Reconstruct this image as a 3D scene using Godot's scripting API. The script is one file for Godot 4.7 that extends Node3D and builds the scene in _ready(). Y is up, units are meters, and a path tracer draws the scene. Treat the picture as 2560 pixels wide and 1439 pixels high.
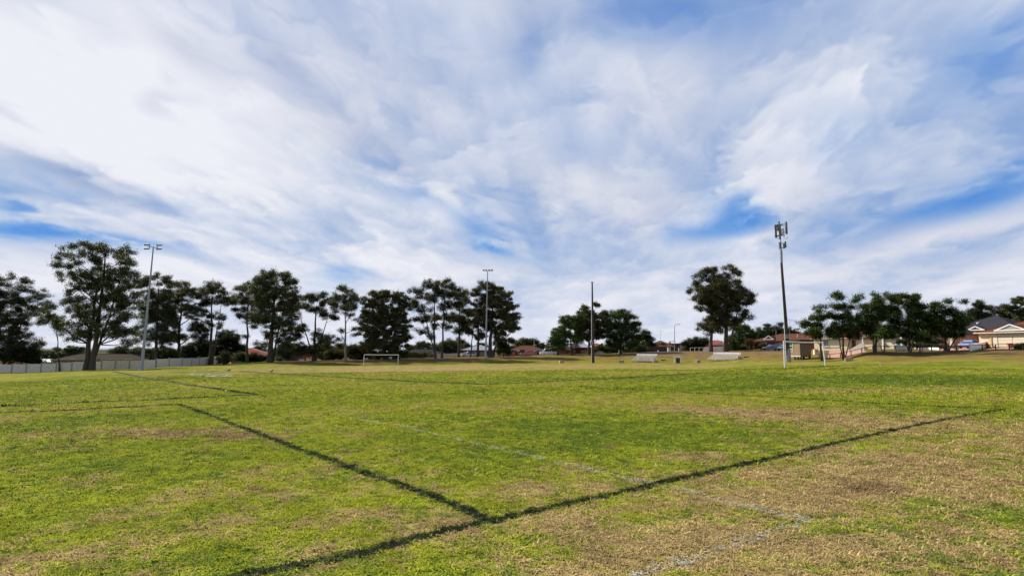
extends Node3D
# A sports field in a suburb: camera, sky and sun first, then the land, the trees, the houses, the field furniture and the small things.

const FOCAL := 1420.0            # focal length in pixels of the 2560 x 1439 photograph
const MID := Vector2(1280.0, 719.5)
const EYE := Vector3(0, 1.6, 0)
var lens := Basis()              # the camera's turn
var rng := RandomNumberGenerator.new()
var M := {}                      # materials
var taken := {}                  # names in use

# ---------------------------------------------------------------- pixels and places
func ray(px: float, py: float) -> Vector3:
	return lens * Vector3((px - MID.x) / FOCAL, (MID.y - py) / FOCAL, -1.0)

func at(px: float, py: float, d: float) -> Vector3:      # the point seen at a pixel, d metres ahead
	var r := ray(px, py)
	return EYE + r * (d / -r.z)

func gnd(px: float, d: float) -> Vector3:                # the ground point in a pixel column, d metres ahead
	var p := at(px, 900.0, d)
	return Vector3(p.x, land(p.x, d), -d)

func hit(px: float, py: float) -> Vector3:               # where the line of sight meets the land
	var r := ray(px, py)
	r = r / -r.z
	var a := 2.0
	while a < 300.0:
		var b := a * 1.02
		var p := EYE + r * b
		if p.y < land(p.x, b):
			for k in 12:
				var m := (a + b) * 0.5
				p = EYE + r * m
				if p.y < land(p.x, m):
					b = m
				else:
					a = m
			p = EYE + r * b
			return Vector3(p.x, land(p.x, b), -b)
		a = b
	return gnd(px, 120.0)

# ---------------------------------------------------------------- the land: height profiles along sight columns, [metres ahead, pixel row]
var cols := [
	[-600, [[85, 944], [122, 938], [160, 938], [260, 930]]],
	[0, [[85, 939], [122, 932], [160, 931], [260, 922]]],
	[350, [[92, 926], [120, 922.3], [160, 920], [260, 915]]],
	[450, [[100, 920], [128, 915.3], [170, 912], [260, 908]]],
	[545, [[100, 918], [122, 914.5], [160, 910.5], [260, 904]]],
	[700, [[100, 916], [120, 912], [140, 904.6], [156, 902.5], [260, 897]]],
	[880, [[90, 920], [121, 914], [138, 900.5], [170, 898], [260, 893]]],
	[1000, [[90, 919], [122, 912.5], [138, 897.6], [170, 895], [260, 891]]],
	[1214, [[90, 917], [122, 909.7], [138, 893], [160, 890], [260, 888]]],
	[1483, [[95, 912], [122, 906.6], [150, 886], [175, 883.5], [260, 883]]],
	[1700, [[90, 914.5], [118, 908], [145, 880], [180, 877.5], [260, 877]]],
	[1960, [[52.5, 921], [100, 905.5], [130, 877.5], [160, 874], [260, 872]]],
	[2062, [[57.5, 915], [95, 905.5], [120, 876.5], [150, 873], [260, 870]]],
	[2200, [[60, 915], [82, 907], [98, 876.5], [115, 872], [160, 868], [260, 866]]],
	[2560, [[55, 920], [72, 909], [88, 874.5], [110, 866], [160, 862], [260, 860]]],
	[3200, [[55, 922], [70, 910], [88, 872], [110, 866], [160, 862], [260, 860]]],
]
var prof := []                   # [px, depths, heights]
var edge_x := PackedFloat32Array([-600, 0, 350, 450, 545, 700, 880, 1000, 1214, 1483, 1700, 1960, 2062, 2200, 2560, 3200])
var edge_d := PackedFloat32Array([121, 121, 119, 122, 122, 120, 121, 122, 122, 122, 118, 100, 95, 82, 72, 70])

func tilt(x: float, d: float) -> float:
	return 0.02 * clampf(x, -130, 130) - 0.011 * clampf(d, -60, 130)

func make_profiles() -> void:
	for c in cols:
		var ds := PackedFloat32Array([0.0, 20.0, 40.0])
		var hs := PackedFloat32Array()
		for d in ds:
			hs.append(tilt((c[0] - MID.x) / FOCAL * d, d))
		for k in c[1]:
			ds.append(k[0])
			hs.append(at(c[0], k[1], k[0]).y)
		prof.append([float(c[0]), ds, hs])

func along(p: Array, d: float) -> float:
	var ds: PackedFloat32Array = p[1]
	var hs: PackedFloat32Array = p[2]
	var n := ds.size()
	if d >= ds[n - 1]:
		return hs[n - 1]
	var k := 1
	while ds[k] < d:
		k += 1
	return lerpf(hs[k - 1], hs[k], (d - ds[k - 1]) / (ds[k] - ds[k - 1]))

func land(x: float, d: float) -> float:
	if d < 3.0:
		return tilt(x, d)
	var u := MID.x + x / d * FOCAL
	if u <= prof[0][0]:
		return along(prof[0], d)
	var n := prof.size()
	if u >= prof[n - 1][0]:
		return along(prof[n - 1], d)
	var i := 1
	while prof[i][0] < u:
		i += 1
	var t: float = (u - prof[i - 1][0]) / (prof[i][0] - prof[i - 1][0])
	return lerpf(along(prof[i - 1], d), along(prof[i], d), t * t * (3.0 - 2.0 * t))

func edge_at(u: float) -> float:
	var i := 1
	while i < edge_x.size() - 1 and edge_x[i] < u:
		i += 1
	return lerpf(edge_d[i - 1], edge_d[i], clampf((u - edge_x[i - 1]) / (edge_x[i] - edge_x[i - 1]), 0, 1))

# ---------------------------------------------------------------- nodes
func numbered(called: String) -> String:
	var n: int = taken.get(called, 0)
	taken[called] = n + 1
	return called if n == 0 else "%s_%03d" % [called, n]

func tag(o: Node3D, label: String, category: String, group := "", kind := "") -> void:
	o.set_meta("label", label)
	if category:
		o.set_meta("category", category)
	if group:
		o.set_meta("group", group)
	if kind:
		o.set_meta("kind", kind)

func thing(called: String, label: String, category: String, where: Vector3, turn := 0.0, group := "") -> Node3D:
	var o := Node3D.new()
	o.name = numbered(called)
	add_child(o)
	o.position = where
	o.rotation.y = turn
	tag(o, label, category, group)
	return o

func obj(called: String, st: SurfaceTool, m: Material, parent: Node = null) -> MeshInstance3D:
	var o := MeshInstance3D.new()
	o.name = called if parent else numbered(called)
	o.mesh = st.commit()
	o.material_override = m
	(parent if parent else self).add_child(o, true)
	return o

func shape(called: String, mesh: Mesh, m: Material, parent: Node, where := Vector3.ZERO, turn := Vector3.ZERO) -> MeshInstance3D:
	var o := MeshInstance3D.new()
	o.name = called
	o.mesh = mesh
	o.material_override = m
	parent.add_child(o, true)
	o.position = where
	o.rotation = turn
	return o

func tool() -> SurfaceTool:
	var st := SurfaceTool.new()
	st.begin(Mesh.PRIMITIVE_TRIANGLES)
	return st

func quad(st: SurfaceTool, a: Vector3, b: Vector3, c: Vector3, d: Vector3) -> void:   # a b c d counter-clockwise seen from the front
	var n := (b - a).cross(c - a)
	if n.length_squared() < 1e-12:
		n = (c - a).cross(d - a)
	n = n.normalized()
	st.set_normal(n)
	for p in [a, c, b, a, d, c]:
		st.add_vertex(p)

func tri(st: SurfaceTool, a: Vector3, b: Vector3, c: Vector3) -> void:
	st.set_normal((b - a).cross(c - a).normalized())
	for p in [a, c, b]:
		st.add_vertex(p)

func bx(st: SurfaceTool, c: Vector3, s: Vector3, bs := Basis()) -> void:             # a box with slightly chamfered upright edges when large enough
	var h := s * 0.5
	var ax := [bs.x * h.x, bs.y * h.y, bs.z * h.z]
	for k in 3:
		for sg in [1.0, -1.0]:
			var n: Vector3 = ax[k] * sg
			var a: Vector3 = ax[(k + 1) % 3] * sg
			var b: Vector3 = ax[(k + 2) % 3]
			quad(st, c + n - a - b, c + n + a - b, c + n + a + b, c + n - a + b)

func box(called: String, c: Vector3, s: Vector3, m: Material, parent: Node, bs := Basis()) -> MeshInstance3D:
	var st := tool()
	bx(st, c, s, bs)
	return obj(called, st, m, parent)

func tube(st: SurfaceTool, pts: Array, rad: Array, sides := 8, caps := true) -> void:
	var prev_u := Vector3.ZERO
	var rings := []
	var nrm := []
	for k in pts.size():
		var dir: Vector3 = (pts[mini(k + 1, pts.size() - 1)] - pts[maxi(k - 1, 0)]).normalized()
		var u := prev_u - dir * prev_u.dot(dir)
		if u.length() < 1e-4:
			u = dir.cross(Vector3(0.31, 0.2, 0.93)).cross(dir)
		u = u.normalized()
		prev_u = u
		var v := dir.cross(u)
		var ring := PackedVector3Array()
		var ns := PackedVector3Array()
		for i in sides:
			var an := TAU * i / sides
			var n := u * cos(an) + v * sin(an)
			ns.append(n)
			ring.append(pts[k] + n * rad[k])
		rings.append(ring)
		nrm.append(ns)
	for k in pts.size() - 1:
		for i in sides:
			var j := (i + 1) % sides
			for q in [[k, i], [k + 1, j], [k, j], [k, i], [k + 1, i], [k + 1, j]]:
				st.set_normal(nrm[q[0]][q[1]])
				st.add_vertex(rings[q[0]][q[1]])
	if caps:
		for e in [0, pts.size() - 1]:
			var c: Vector3 = pts[e]
			for i in sides:
				var j := (i + 1) % sides
				if e == 0:
					tri(st, c, rings[e][j], rings[e][i])
				else:
					tri(st, c, rings[e][i], rings[e][j])

func rod(called: String, a: Vector3, b: Vector3, r: float, m: Material, parent: Node, r2 := -1.0, sides := 8) -> MeshInstance3D:
	var st := tool()
	tube(st, [a, b], [r, r2 if r2 >= 0.0 else r], sides)
	return obj(called, st, m, parent)

# ---------------------------------------------------------------- materials
func lin(r: float, g: float, b: float) -> Color:
	return Color(r, g, b).linear_to_srgb()

func flat(r: float, g: float, b: float, rough := 0.8, metal := 0.0) -> StandardMaterial3D:
	var m := StandardMaterial3D.new()
	m.albedo_color = lin(r, g, b)
	m.roughness = rough
	m.metallic = metal
	return m

func grain(size: int, freq: float, lo: float, hi: float, sd: int, octaves := 4) -> NoiseTexture2D:
	var n := FastNoiseLite.new()
	n.seed = sd
	n.frequency = freq
	n.fractal_octaves = octaves
	var t := NoiseTexture2D.new()
	t.width = size
	t.height = size
	t.seamless = true
	t.noise = n
	var g := Gradient.new()
	g.offsets = PackedFloat32Array([0.0, 1.0])
	g.colors = PackedColorArray([lin(lo, lo, lo), lin(hi, hi, hi)])
	t.color_ramp = g
	return t

func rough(r: float, g: float, b: float, tex: Texture2D, scale: float, rgh := 0.85) -> StandardMaterial3D:
	var m := flat(r, g, b, rgh)
	m.albedo_texture = tex
	m.uv1_triplanar = true
	m.uv1_world_triplanar = true
	m.uv1_scale = Vector3.ONE * scale
	m.metallic_specular = 0.3 if rgh > 0.6 else 0.5
	return m

func make_materials() -> void:
	var fine := grain(256, 0.04, 0.75, 1.0, 3)
	var coarse := grain(256, 0.02, 0.6, 1.0, 4)
	M.fine = fine
	M.coarse = coarse
	M.ground = StandardMaterial3D.new()
	M.ground.vertex_color_use_as_albedo = true
	M.ground.roughness = 0.95
	M.ground.metallic_specular = 0.06
	M.ground.albedo_texture = grain(1024, 0.05, 0.42, 1.0, 9, 5)
	M.ground.uv1_triplanar = true
	M.ground.uv1_world_triplanar = true
	M.ground.uv1_scale = Vector3.ONE * 0.23
	M.grass = StandardMaterial3D.new()
	M.grass.vertex_color_use_as_albedo = true
	M.grass.roughness = 0.9
	M.grass.metallic_specular = 0.08
	M.grass.backlight_enabled = true
	M.grass.backlight = Color(0.45, 0.45, 0.3)
	M.leaf = StandardMaterial3D.new()
	M.leaf.vertex_color_use_as_albedo = true
	M.leaf.roughness = 0.6
	M.leaf.metallic_specular = 0.3
	M.leaf.backlight_enabled = true
	M.leaf.backlight = Color(0.62, 0.66, 0.32)
	M.bark = rough(0.085, 0.07, 0.055, coarse, 0.6)
	M.pale_bark = rough(0.28, 0.25, 0.21, coarse, 0.5)
	M.white = rough(0.75, 0.75, 0.74, fine, 0.7, 0.5)
	M.white_steel = rough(0.72, 0.74, 0.76, fine, 0.9, 0.4)
	M.galv = rough(0.26, 0.3, 0.35, fine, 0.8, 0.45)
	M.galv.metallic = 0.25
	M.alu = rough(0.84, 0.84, 0.83, fine, 0.8, 0.4)
	M.timber = rough(0.07, 0.055, 0.05, coarse, 0.9)
	M.dark = flat(0.03, 0.032, 0.036, 0.6)
	M.glass = flat(0.03, 0.045, 0.055, 0.06)
	M.glass.metallic_specular = 0.8
	M.concrete = rough(0.35, 0.34, 0.32, coarse, 0.7)
	M.fence_grey = rough(0.68, 0.65, 0.56, coarse, 0.45)
	M.fence_post = rough(0.33, 0.32, 0.29, coarse, 0.45)
	M.panel = rough(0.11, 0.12, 0.13, fine, 0.8, 0.5)
	M.stone = rough(0.42, 0.31, 0.24, coarse, 1.3)
	M.cream = rough(0.72, 0.6, 0.42, fine, 0.4)
	M.pale_cream = rough(0.7, 0.63, 0.5, fine, 0.4)
	M.brick = rough(0.3, 0.105, 0.06, coarse, 1.5)
	M.pink_brick = rough(0.46, 0.25, 0.18, coarse, 1.5)
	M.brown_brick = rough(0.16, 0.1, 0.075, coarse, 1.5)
	M.tan = rough(0.4, 0.29, 0.17, fine, 0.5)
	M.roof_brown = rough(0.115, 0.055, 0.038, coarse, 1.2)
	M.roof_dark = rough(0.045, 0.036, 0.034, coarse, 1.2)
	M.roof_slate = rough(0.04, 0.04, 0.052, coarse, 1.2)
	M.roof_red = rough(0.26, 0.075, 0.06, coarse, 1.2)
	M.roof_maroon = rough(0.24, 0.05, 0.06, coarse, 1.2)
	M.roof_metal = rough(0.2, 0.23, 0.29, fine, 0.5, 0.4)
	M.roof_pale = rough(0.5, 0.55, 0.62, fine, 0.5, 0.4)
	for k in ["roof_brown", "roof_dark", "roof_slate", "roof_red", "roof_maroon"]:
		M[k].metallic_specular = 0.08
	M.solar = flat(0.06, 0.08, 0.14, 0.15)
	M.drive = rough(0.42, 0.24, 0.19, coarse, 0.9)
	M.kerb = rough(0.5, 0.48, 0.44, fine, 0.6)
	M.tyre = flat(0.015, 0.015, 0.016, 0.8)
	M.rim = flat(0.45, 0.46, 0.48, 0.35, 0.6)
	M.red_plastic = flat(0.4, 0.03, 0.025, 0.4)
	M.blue_plastic = flat(0.06, 0.14, 0.4, 0.35)
	M.green_bin = flat(0.016, 0.03, 0.022, 0.5)
	M.lamp_glass = flat(0.5, 0.52, 0.55, 0.2)
	M.terracotta = flat(0.36, 0.1, 0.05, 0.7)

# ---------------------------------------------------------------- sky
var n_streak := FastNoiseLite.new()
var n_big := FastNoiseLite.new()
var n_fine := FastNoiseLite.new()
# cloud features by where they stand in the sky: [px, py, half width, half height, turn (degrees), more or less cloud, brighter or darker]
var features := [
	[1855, 515, 85, 52, 0, -0.75, 0.0], [1770, 570, 120, 30, -5, -0.5, 0.0], [1600, 560, 60, 40, 0, 0.2, 0.0], [2420, 505, 170, 40, -9, -0.5, 0.0], [2540, 440, 110, 50, 0, -0.3, 0.0],
	[1205, 575, 75, 36, 30, -0.36, 0.0], [1235, 628, 50, 14, 15, -0.5, 0.0], [1055, 485, 110, 22, 12, -0.25, -0.15], [60, 590, 160, 24, 3, -0.95, 0.0],
	[300, 612, 200, 16, 4, -0.5, 0.0], [25, 530, 55, 16, 5, -0.5, 0.0], [870, 690, 90, 26, -8, -0.4, 0.0], [1320, 130, 70, 60, 20, -0.2, -0.2],
	[1700, 50, 330, 70, 5, -0.3, -0.15], [2480, 110, 150, 150, 0, -0.3, 0.0], [1300, 60, 150, 60, 0, -0.1, -0.1], [2090, 330, 80, 130, 20, -0.15, 0.0],
	[2300, 280, 460, 330, 0, -0.2, -0.15], [1700, 330, 450, 260, 0, -0.08, -0.1], [300, 250, 560, 300, 0, 0.3, 0.3], [310, 170, 90, 50, -25, 0.2, 0.35], [180, 350, 200, 70, 15, 0.2, 0.25],
	[560, 420, 220, 70, 15, 0.2, 0.2], [60, 285, 130, 30, 18, 0.0, -0.6], [170, 452, 210, 22, 14, 0.0, -0.55], [700, 170, 90, 40, 20, 0.0, -0.3],
	[480, 130, 110, 40, 20, 0.0, -0.35], [380, 265, 55, 30, 20, -0.1, -0.35], [880, 350, 200, 50, 20, 0.1, -0.2], [1900, 590, 60, 14, -5, 0.35, 0.2],
	[2330, 600, 330, 40, -8, 0.35, 0.25], [1500, 480, 200, 60, 10, 0.3, 0.1], [1650, 250, 170, 130, 40, 0.22, 0.1], [1950, 480, 90, 120, 70, 0.3, 0.0], [1000, 240, 300, 120, 20, 0.15, 0.0],
	[1180, 690, 260, 30, 0, 0.2, 0.15], [1320, 50, 120, 80, 0, 0.22, 0.0], [2200, 690, 500, 30, 0, 0.2, 0.1], [150, 690, 250, 40, 0, 0.3, 0.3],
]
var feat := PackedFloat32Array()
var feat_map := PackedVector2Array()

func angles(r: Vector3) -> Vector2:
	r = r.normalized()
	return Vector2(rad_to_deg(atan2(r.x, -r.z)), rad_to_deg(asin(r.y)))

func sky_setup() -> void:
	n_big.seed = 21
	n_big.frequency = 0.42
	n_big.fractal_octaves = 4
	n_big.domain_warp_enabled = true
	n_big.domain_warp_amplitude = 0.7
	n_big.domain_warp_frequency = 0.35
	n_big.domain_warp_fractal_octaves = 3
	n_streak.seed = 5
	n_streak.frequency = 0.9
	n_streak.fractal_octaves = 5
	n_streak.fractal_gain = 0.5
	n_streak.domain_warp_enabled = true
	n_streak.domain_warp_amplitude = 0.4
	n_streak.domain_warp_frequency = 0.6
	n_streak.domain_warp_fractal_octaves = 2
	n_fine.seed = 77
	n_fine.frequency = 3.6
	n_fine.fractal_octaves = 4
	for f in features:
		var c := angles(ray(f[0], f[1]))
		var k := 57.3 / FOCAL * cos(deg_to_rad(c.x)) * cos(deg_to_rad(c.x))
		var t := deg_to_rad(f[4])
		feat.append_array(PackedFloat32Array([c.x, c.y, 1.0 / (f[2] * k), 1.0 / (f[3] * k), cos(t), sin(t), f[5], f[6]]))
	feat_map.resize(242 * 142)
	for gy in 142:
		for gx in 242:
			var sum := Vector2.ZERO
			var i := 0
			while i < feat.size():
				var dx := gx * 0.5 - 60.0 - feat[i]
				var dy := feat[i + 1] - (gy * 0.5 - 6.0)
				var u := (dx * feat[i + 4] + dy * feat[i + 5]) * feat[i + 2]
				var v := (dy * feat[i + 4] - dx * feat[i + 5]) * feat[i + 3]
				var q := u * u + v * v
				if q < 7.0:
					sum += Vector2(feat[i + 6], feat[i + 7]) * exp(-q)
				i += 8
			feat_map[gx + gy * 242] = sum

func sky_rgb(az: float, el: float) -> Color:
	var ce := cos(el)
	var y := sin(el)
	var x := sin(az) * ce
	var z := cos(az) * ce
	var k := 1.0 / (maxf(y, 0.0) + 0.09)
	var s := (x * 0.16 + z * 0.987) * k          # along the streaks, which run away towards just right of the middle
	var t := (x * 0.987 - z * 0.16) * k
	var big := n_big.get_noise_2d(s * 0.8, t)
	var streak := n_streak.get_noise_2d(s * 0.42 + big, t * 1.15)
	var fine := n_fine.get_noise_2d(s * 0.7 + 0.5 * streak, t)
	var cover := 0.8 + 0.26 * big + 0.32 * streak + 0.12 * fine
	var bright := 0.47 + 0.52 * streak + 0.28 * big + 0.2 * fine
	var ad := rad_to_deg(az) + 1.2 * big + 1.2 * fine
	var ed := rad_to_deg(el) + 1.0 * streak + 0.6 * fine
	var gx := clampf((ad + 60.0) * 2.0, 0.0, 239.0)
	var gy := clampf((ed + 6.0) * 2.0, 0.0, 139.0)
	var g := int(gx) + int(gy) * 242
	var fx := gx - int(gx)
	var fy := gy - int(gy)
	var q := feat_map[g] * (1.0 - fx) * (1.0 - fy) + feat_map[g + 1] * fx * (1.0 - fy) + feat_map[g + 242] * (1.0 - fx) * fy + feat_map[g + 243] * fx * fy
	cover += q.x
	bright += q.y
	var elev := clampf(rad_to_deg(el) / 45.0, 0.0, 1.0)
	var low := clampf(1.0 - rad_to_deg(el) / 12.0, 0.0, 1.0)
	cover = lerpf(cover, 0.98, low * 0.6)
	# bright towards the sun, which stands to the left
	var toward := x * SUN.x + y * SUN.y - z * SUN.z
	bright += 0.22 * toward
	var a := smoothstep(-0.05, 1.05, cover)
	var b := clampf(bright, 0.0, 1.0)
	var blue := Color(0.25, 0.53, 0.86).lerp(Color(0.4, 0.53, 0.78), elev)
	blue = blue.lerp(Color(0.68, 0.8, 0.95), low * 0.7)
	var cloud := Color(0.68, 0.71, 0.805).lerp(Color(0.918, 0.925, 0.955), b)
	cloud = cloud.lerp(Color(0.895, 0.9, 0.94), low * 0.8)
	return blue.lerp(cloud, a)

func sky_image(w: int, h: int, x0: int, x1: int, y0: int, y1: int) -> Image:
	var bytes := PackedByteArray()
	bytes.resize((x1 - x0) * (y1 - y0) * 3)
	var o := 0
	for j in range(y0, y1):
		var el := (0.5 - (j + 0.5) / h) * PI
		for i in range(x0, x1):
			var c := sky_rgb(wrapf((i + 0.5) / w * TAU, -PI, PI), el)      # the panorama's edge lies straight ahead, along -z
			bytes[o] = int(c.r * 255.0 + 0.5)
			bytes[o + 1] = int(c.g * 255.0 + 0.5)
			bytes[o + 2] = int(c.b * 255.0 + 0.5)
			o += 3
	return Image.create_from_data(x1 - x0, y1 - y0, false, Image.FORMAT_RGB8, bytes)

func make_sky() -> PanoramaSkyMaterial:
	sky_setup()
	var whole := Image.create(768, 384, false, Image.FORMAT_RGB8)
	whole.fill(Color(0.36, 0.38, 0.3))
	whole.blit_rect(sky_image(768, 384, 0, 768, 0, 196), Rect2i(0, 0, 768, 196), Vector2i.ZERO)
	whole.resize(3072, 1536, Image.INTERPOLATE_CUBIC)
	var wide := int(3072 * 50.0 / 360.0)
	var y0 := int(1536 * (0.5 - 48.0 / 180.0))
	for x0 in [0, 3072 - wide]:
		var part := sky_image(3072, 1536, x0, x0 + wide, y0, 790)
		whole.blit_rect(part, Rect2i(0, 0, wide, part.get_height()), Vector2i(x0, y0))
	var m := PanoramaSkyMaterial.new()
	m.panorama = ImageTexture.create_from_image(whole)
	return m

# ---------------------------------------------------------------- field colours (linear reflectances): straw, lush and brown patches on a yellow-green turf
var c_turf := Color(0.252, 0.285, 0.022)
var c_lush := Color(0.098, 0.15, 0.02)
var c_straw := Color(0.345, 0.262, 0.12)
var c_brown := Color(0.16, 0.11, 0.06)
# [px, py, half width, half height, straw, lush, brown]
var patches := [
	[2300, 1280, 650, 160, 0.6, 0.1, 0.05], [1900, 1420, 650, 120, 0.55, 0.1, 0.05], [2560, 1100, 420, 70, 0.6, 0, 0.05], [2000, 1060, 330, 30, 0.35, 0, 0.08], [1850, 1030, 220, 16, 0.4, 0, 0.15],
	[1250, 921, 800, 7, 0.55, -0.1, 0.0], [900, 924, 400, 6, 0.5, 0, 0.0], [1500, 912, 900, 4, 0.25, 0, 0], [2400, 1180, 300, 60, 0.3, 0, 0.1], [1300, 1320, 300, 40, 0.3, 0.05, 0.0], [1350, 1230, 150, 30, 0.35, 0, 0],
	[1480, 1090, 330, 34, -0.3, 0.6, 0], [1290, 1150, 250, 40, -0.2, 0.35, 0], [2150, 950, 360, 16, -0.3, 0.7, 0], [1880, 972, 260, 10, -0.2, 0.6, 0], [2450, 950, 250, 18, -0.2, 0.5, 0], [1500, 946, 450, 6, 0, 0.55, 0],
	[150, 955, 350, 26, -0.2, 0.5, 0], [120, 1058, 180, 24, -0.1, 0.45, 0], [60, 1000, 250, 24, 0, 0.25, 0], [2250, 912, 350, 3, -0.2, 0.4, 0],
	[350, 1085, 330, 15, 0.2, 0, 0.4], [560, 1096, 150, 10, 0.2, 0, 0.5], [60, 1120, 110, 18, 0.1, 0, 0.35], [720, 1190, 160, 16, 0.25, 0, 0.25], [2150, 1225, 90, 18, 0.1, 0, 0.75], [1950, 1035, 60, 8, 0.3, 0, 0.4],
	[100, 1380, 300, 50, 0.1, 0.35, 0.15], [600, 1400, 300, 40, 0.0, 0.5, 0.05], [950, 1290, 200, 30, 0.1, 0.2, 0.05], [700, 1320, 300, 40, 0.15, -0.1, 0], [430, 1240, 260, 40, 0.1, 0.1, 0.05], [960, 1180, 160, 20, 0.0, 0.4, 0.0],
	[2250, 1400, 120, 40, -0.2, 0.45, 0], [1650, 1072, 110, 16, -0.3, -0.2, 0], [1560, 1330, 120, 20, -0.2, 0.35, 0], [2050, 1330, 160, 20, -0.15, 0.3, 0], [2380, 1310, 120, 20, -0.2, 0.35, 0], [1750, 1210, 120, 20, -0.1, 0.3, 0],
	[1900, 958, 120, 4, 0.4, -0.2, 0], [2100, 975, 160, 4, 0.5, -0.3, 0.1], [2420, 968, 160, 4, 0.4, -0.2, 0.05], [1750, 1025, 100, 10, 0.4, 0, 0.25], [1300, 1018, 120, 6, 0.35, 0, 0.05],
	[480, 937, 160, 3, 0.4, -0.1, 0.05], [1000, 915, 260, 2, 0.3, 0, 0],
]
var pat := PackedFloat32Array()
var n_patch := FastNoiseLite.new()
var n_spot := FastNoiseLite.new()
var n_tuft := FastNoiseLite.new()

func field_setup() -> void:
	n_patch.seed = 31
	n_patch.frequency = 0.09
	n_patch.fractal_octaves = 4
	n_spot.seed = 32
	n_spot.frequency = 0.7
	n_spot.fractal_octaves = 3
	n_tuft.seed = 33
	n_tuft.frequency = 3.0
	n_tuft.fractal_octaves = 2
	for p in patches:
		var c := hit(p[0], p[1])
		var near := hit(p[0], minf(p[1] + p[3], 1900.0))
		var far := hit(p[0], maxf(p[1] - p[3], 905.0))
		var rz := clampf(absf(far.z - near.z) * 0.5, 0.4, 60.0)
		var mid := (far.z + near.z) * 0.5
		pat.append_array(PackedFloat32Array([c.x, mid, 1.0 / (p[2] * -c.z / FOCAL), 1.0 / rz, p[4], p[5], p[6]]))

func mixture(x: float, z: float) -> Vector3:      # how much straw, lush and brown grows here
	var a := n_patch.get_noise_2d(x, z)
	var b := n_spot.get_noise_2d(x, z)
	var w := Vector3(0.1 + 0.45 * a + 0.45 * b, 0.2 - 0.5 * a + 0.5 * n_spot.get_noise_2d(x + 91.0, z), 0.02 + 0.14 * b - 0.1 * a)
	var wx := x + 1.2 * a
	var wz := z * (1.0 + 0.06 * a)
	var i := 0
	while i < pat.size():
		var u := (wx - pat[i]) * pat[i + 2]
		if absf(u) < 2.2:
			var v := (wz - pat[i + 1]) * pat[i + 3]
			var q := u * u + v * v
			if q < 5.0:
				q = exp(-q)
				w += Vector3(pat[i + 4], pat[i + 5], pat[i + 6]) * q
		i += 7
	return w.clampf(0.0, 1.0)

func blend(w: Vector3) -> Color:
	var c := c_turf.lerp(c_lush, w.y)
	c = c.lerp(c_straw, w.x)
	return c.lerp(c_brown, w.z)

func ground_color(x: float, z: float) -> Color:
	var d := -z
	var c := blend(mixture(x, z))
	var mott := 0.86 + 0.3 * n_tuft.get_noise_2d(x * 0.35, z * 0.2) + 0.22 * n_spot.get_noise_2d(x * 0.8 + 7.0, z * 0.35)
	c = Color(c.r * mott, c.g * mott, c.b * mott)
	if d > 60.0:
		var u := MID.x + x / d * FOCAL
		var e := edge_at(u)
		var s := smoothstep(e - 0.6, e + 1.2, d + 0.8 * n_spot.get_noise_2d(x * 0.5, z))
		if s > 0.0:
			# the bank beyond the field: dry grass, leaf litter below the trees, darker green along part of the foot
			var n := n_patch.get_noise_2d(x * 1.6 + 40.0, z * 1.6)
			var m := n_spot.get_noise_2d(x * 0.4, z * 0.4 + 17.0)
			var k := d - e
			var bank := Color(0.25, 0.175, 0.055).lerp(Color(0.2, 0.195, 0.03), clampf(0.45 + 1.2 * n, 0.0, 1.0))
			bank = bank.lerp(Color(0.13, 0.098, 0.055), clampf(0.05 + m + smoothstep(4.0, 12.0, k) * (0.85 if u > 2040.0 or u < 1280.0 else 0.35), 0.0, 1.0))
			if u > 1560.0 and u < 2080.0:
				bank = bank.lerp(Color(0.2, 0.125, 0.09), smoothstep(14.0, 20.0, k) * clampf(0.5 + n, 0.0, 1.0))
			if u > 780.0 and u < 1310.0:
				bank = bank.lerp(Color(0.06, 0.1, 0.02), (1.0 - smoothstep(2.0, 9.0, k)) * clampf(0.75 + n * 1.5, 0.0, 1.0))
			if u > 2230.0:
				bank = bank.lerp(Color(0.3, 0.25, 0.12), (1.0 - smoothstep(0.3, 1.6, k)) * 0.8)
			if u > 2020.0 and k > 26.0 or u < 700.0 and k > 4.0:
				bank = bank.lerp(Color(0.12, 0.15, 0.03), 0.7)
			c = c.lerp(bank, s)
	return c

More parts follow.
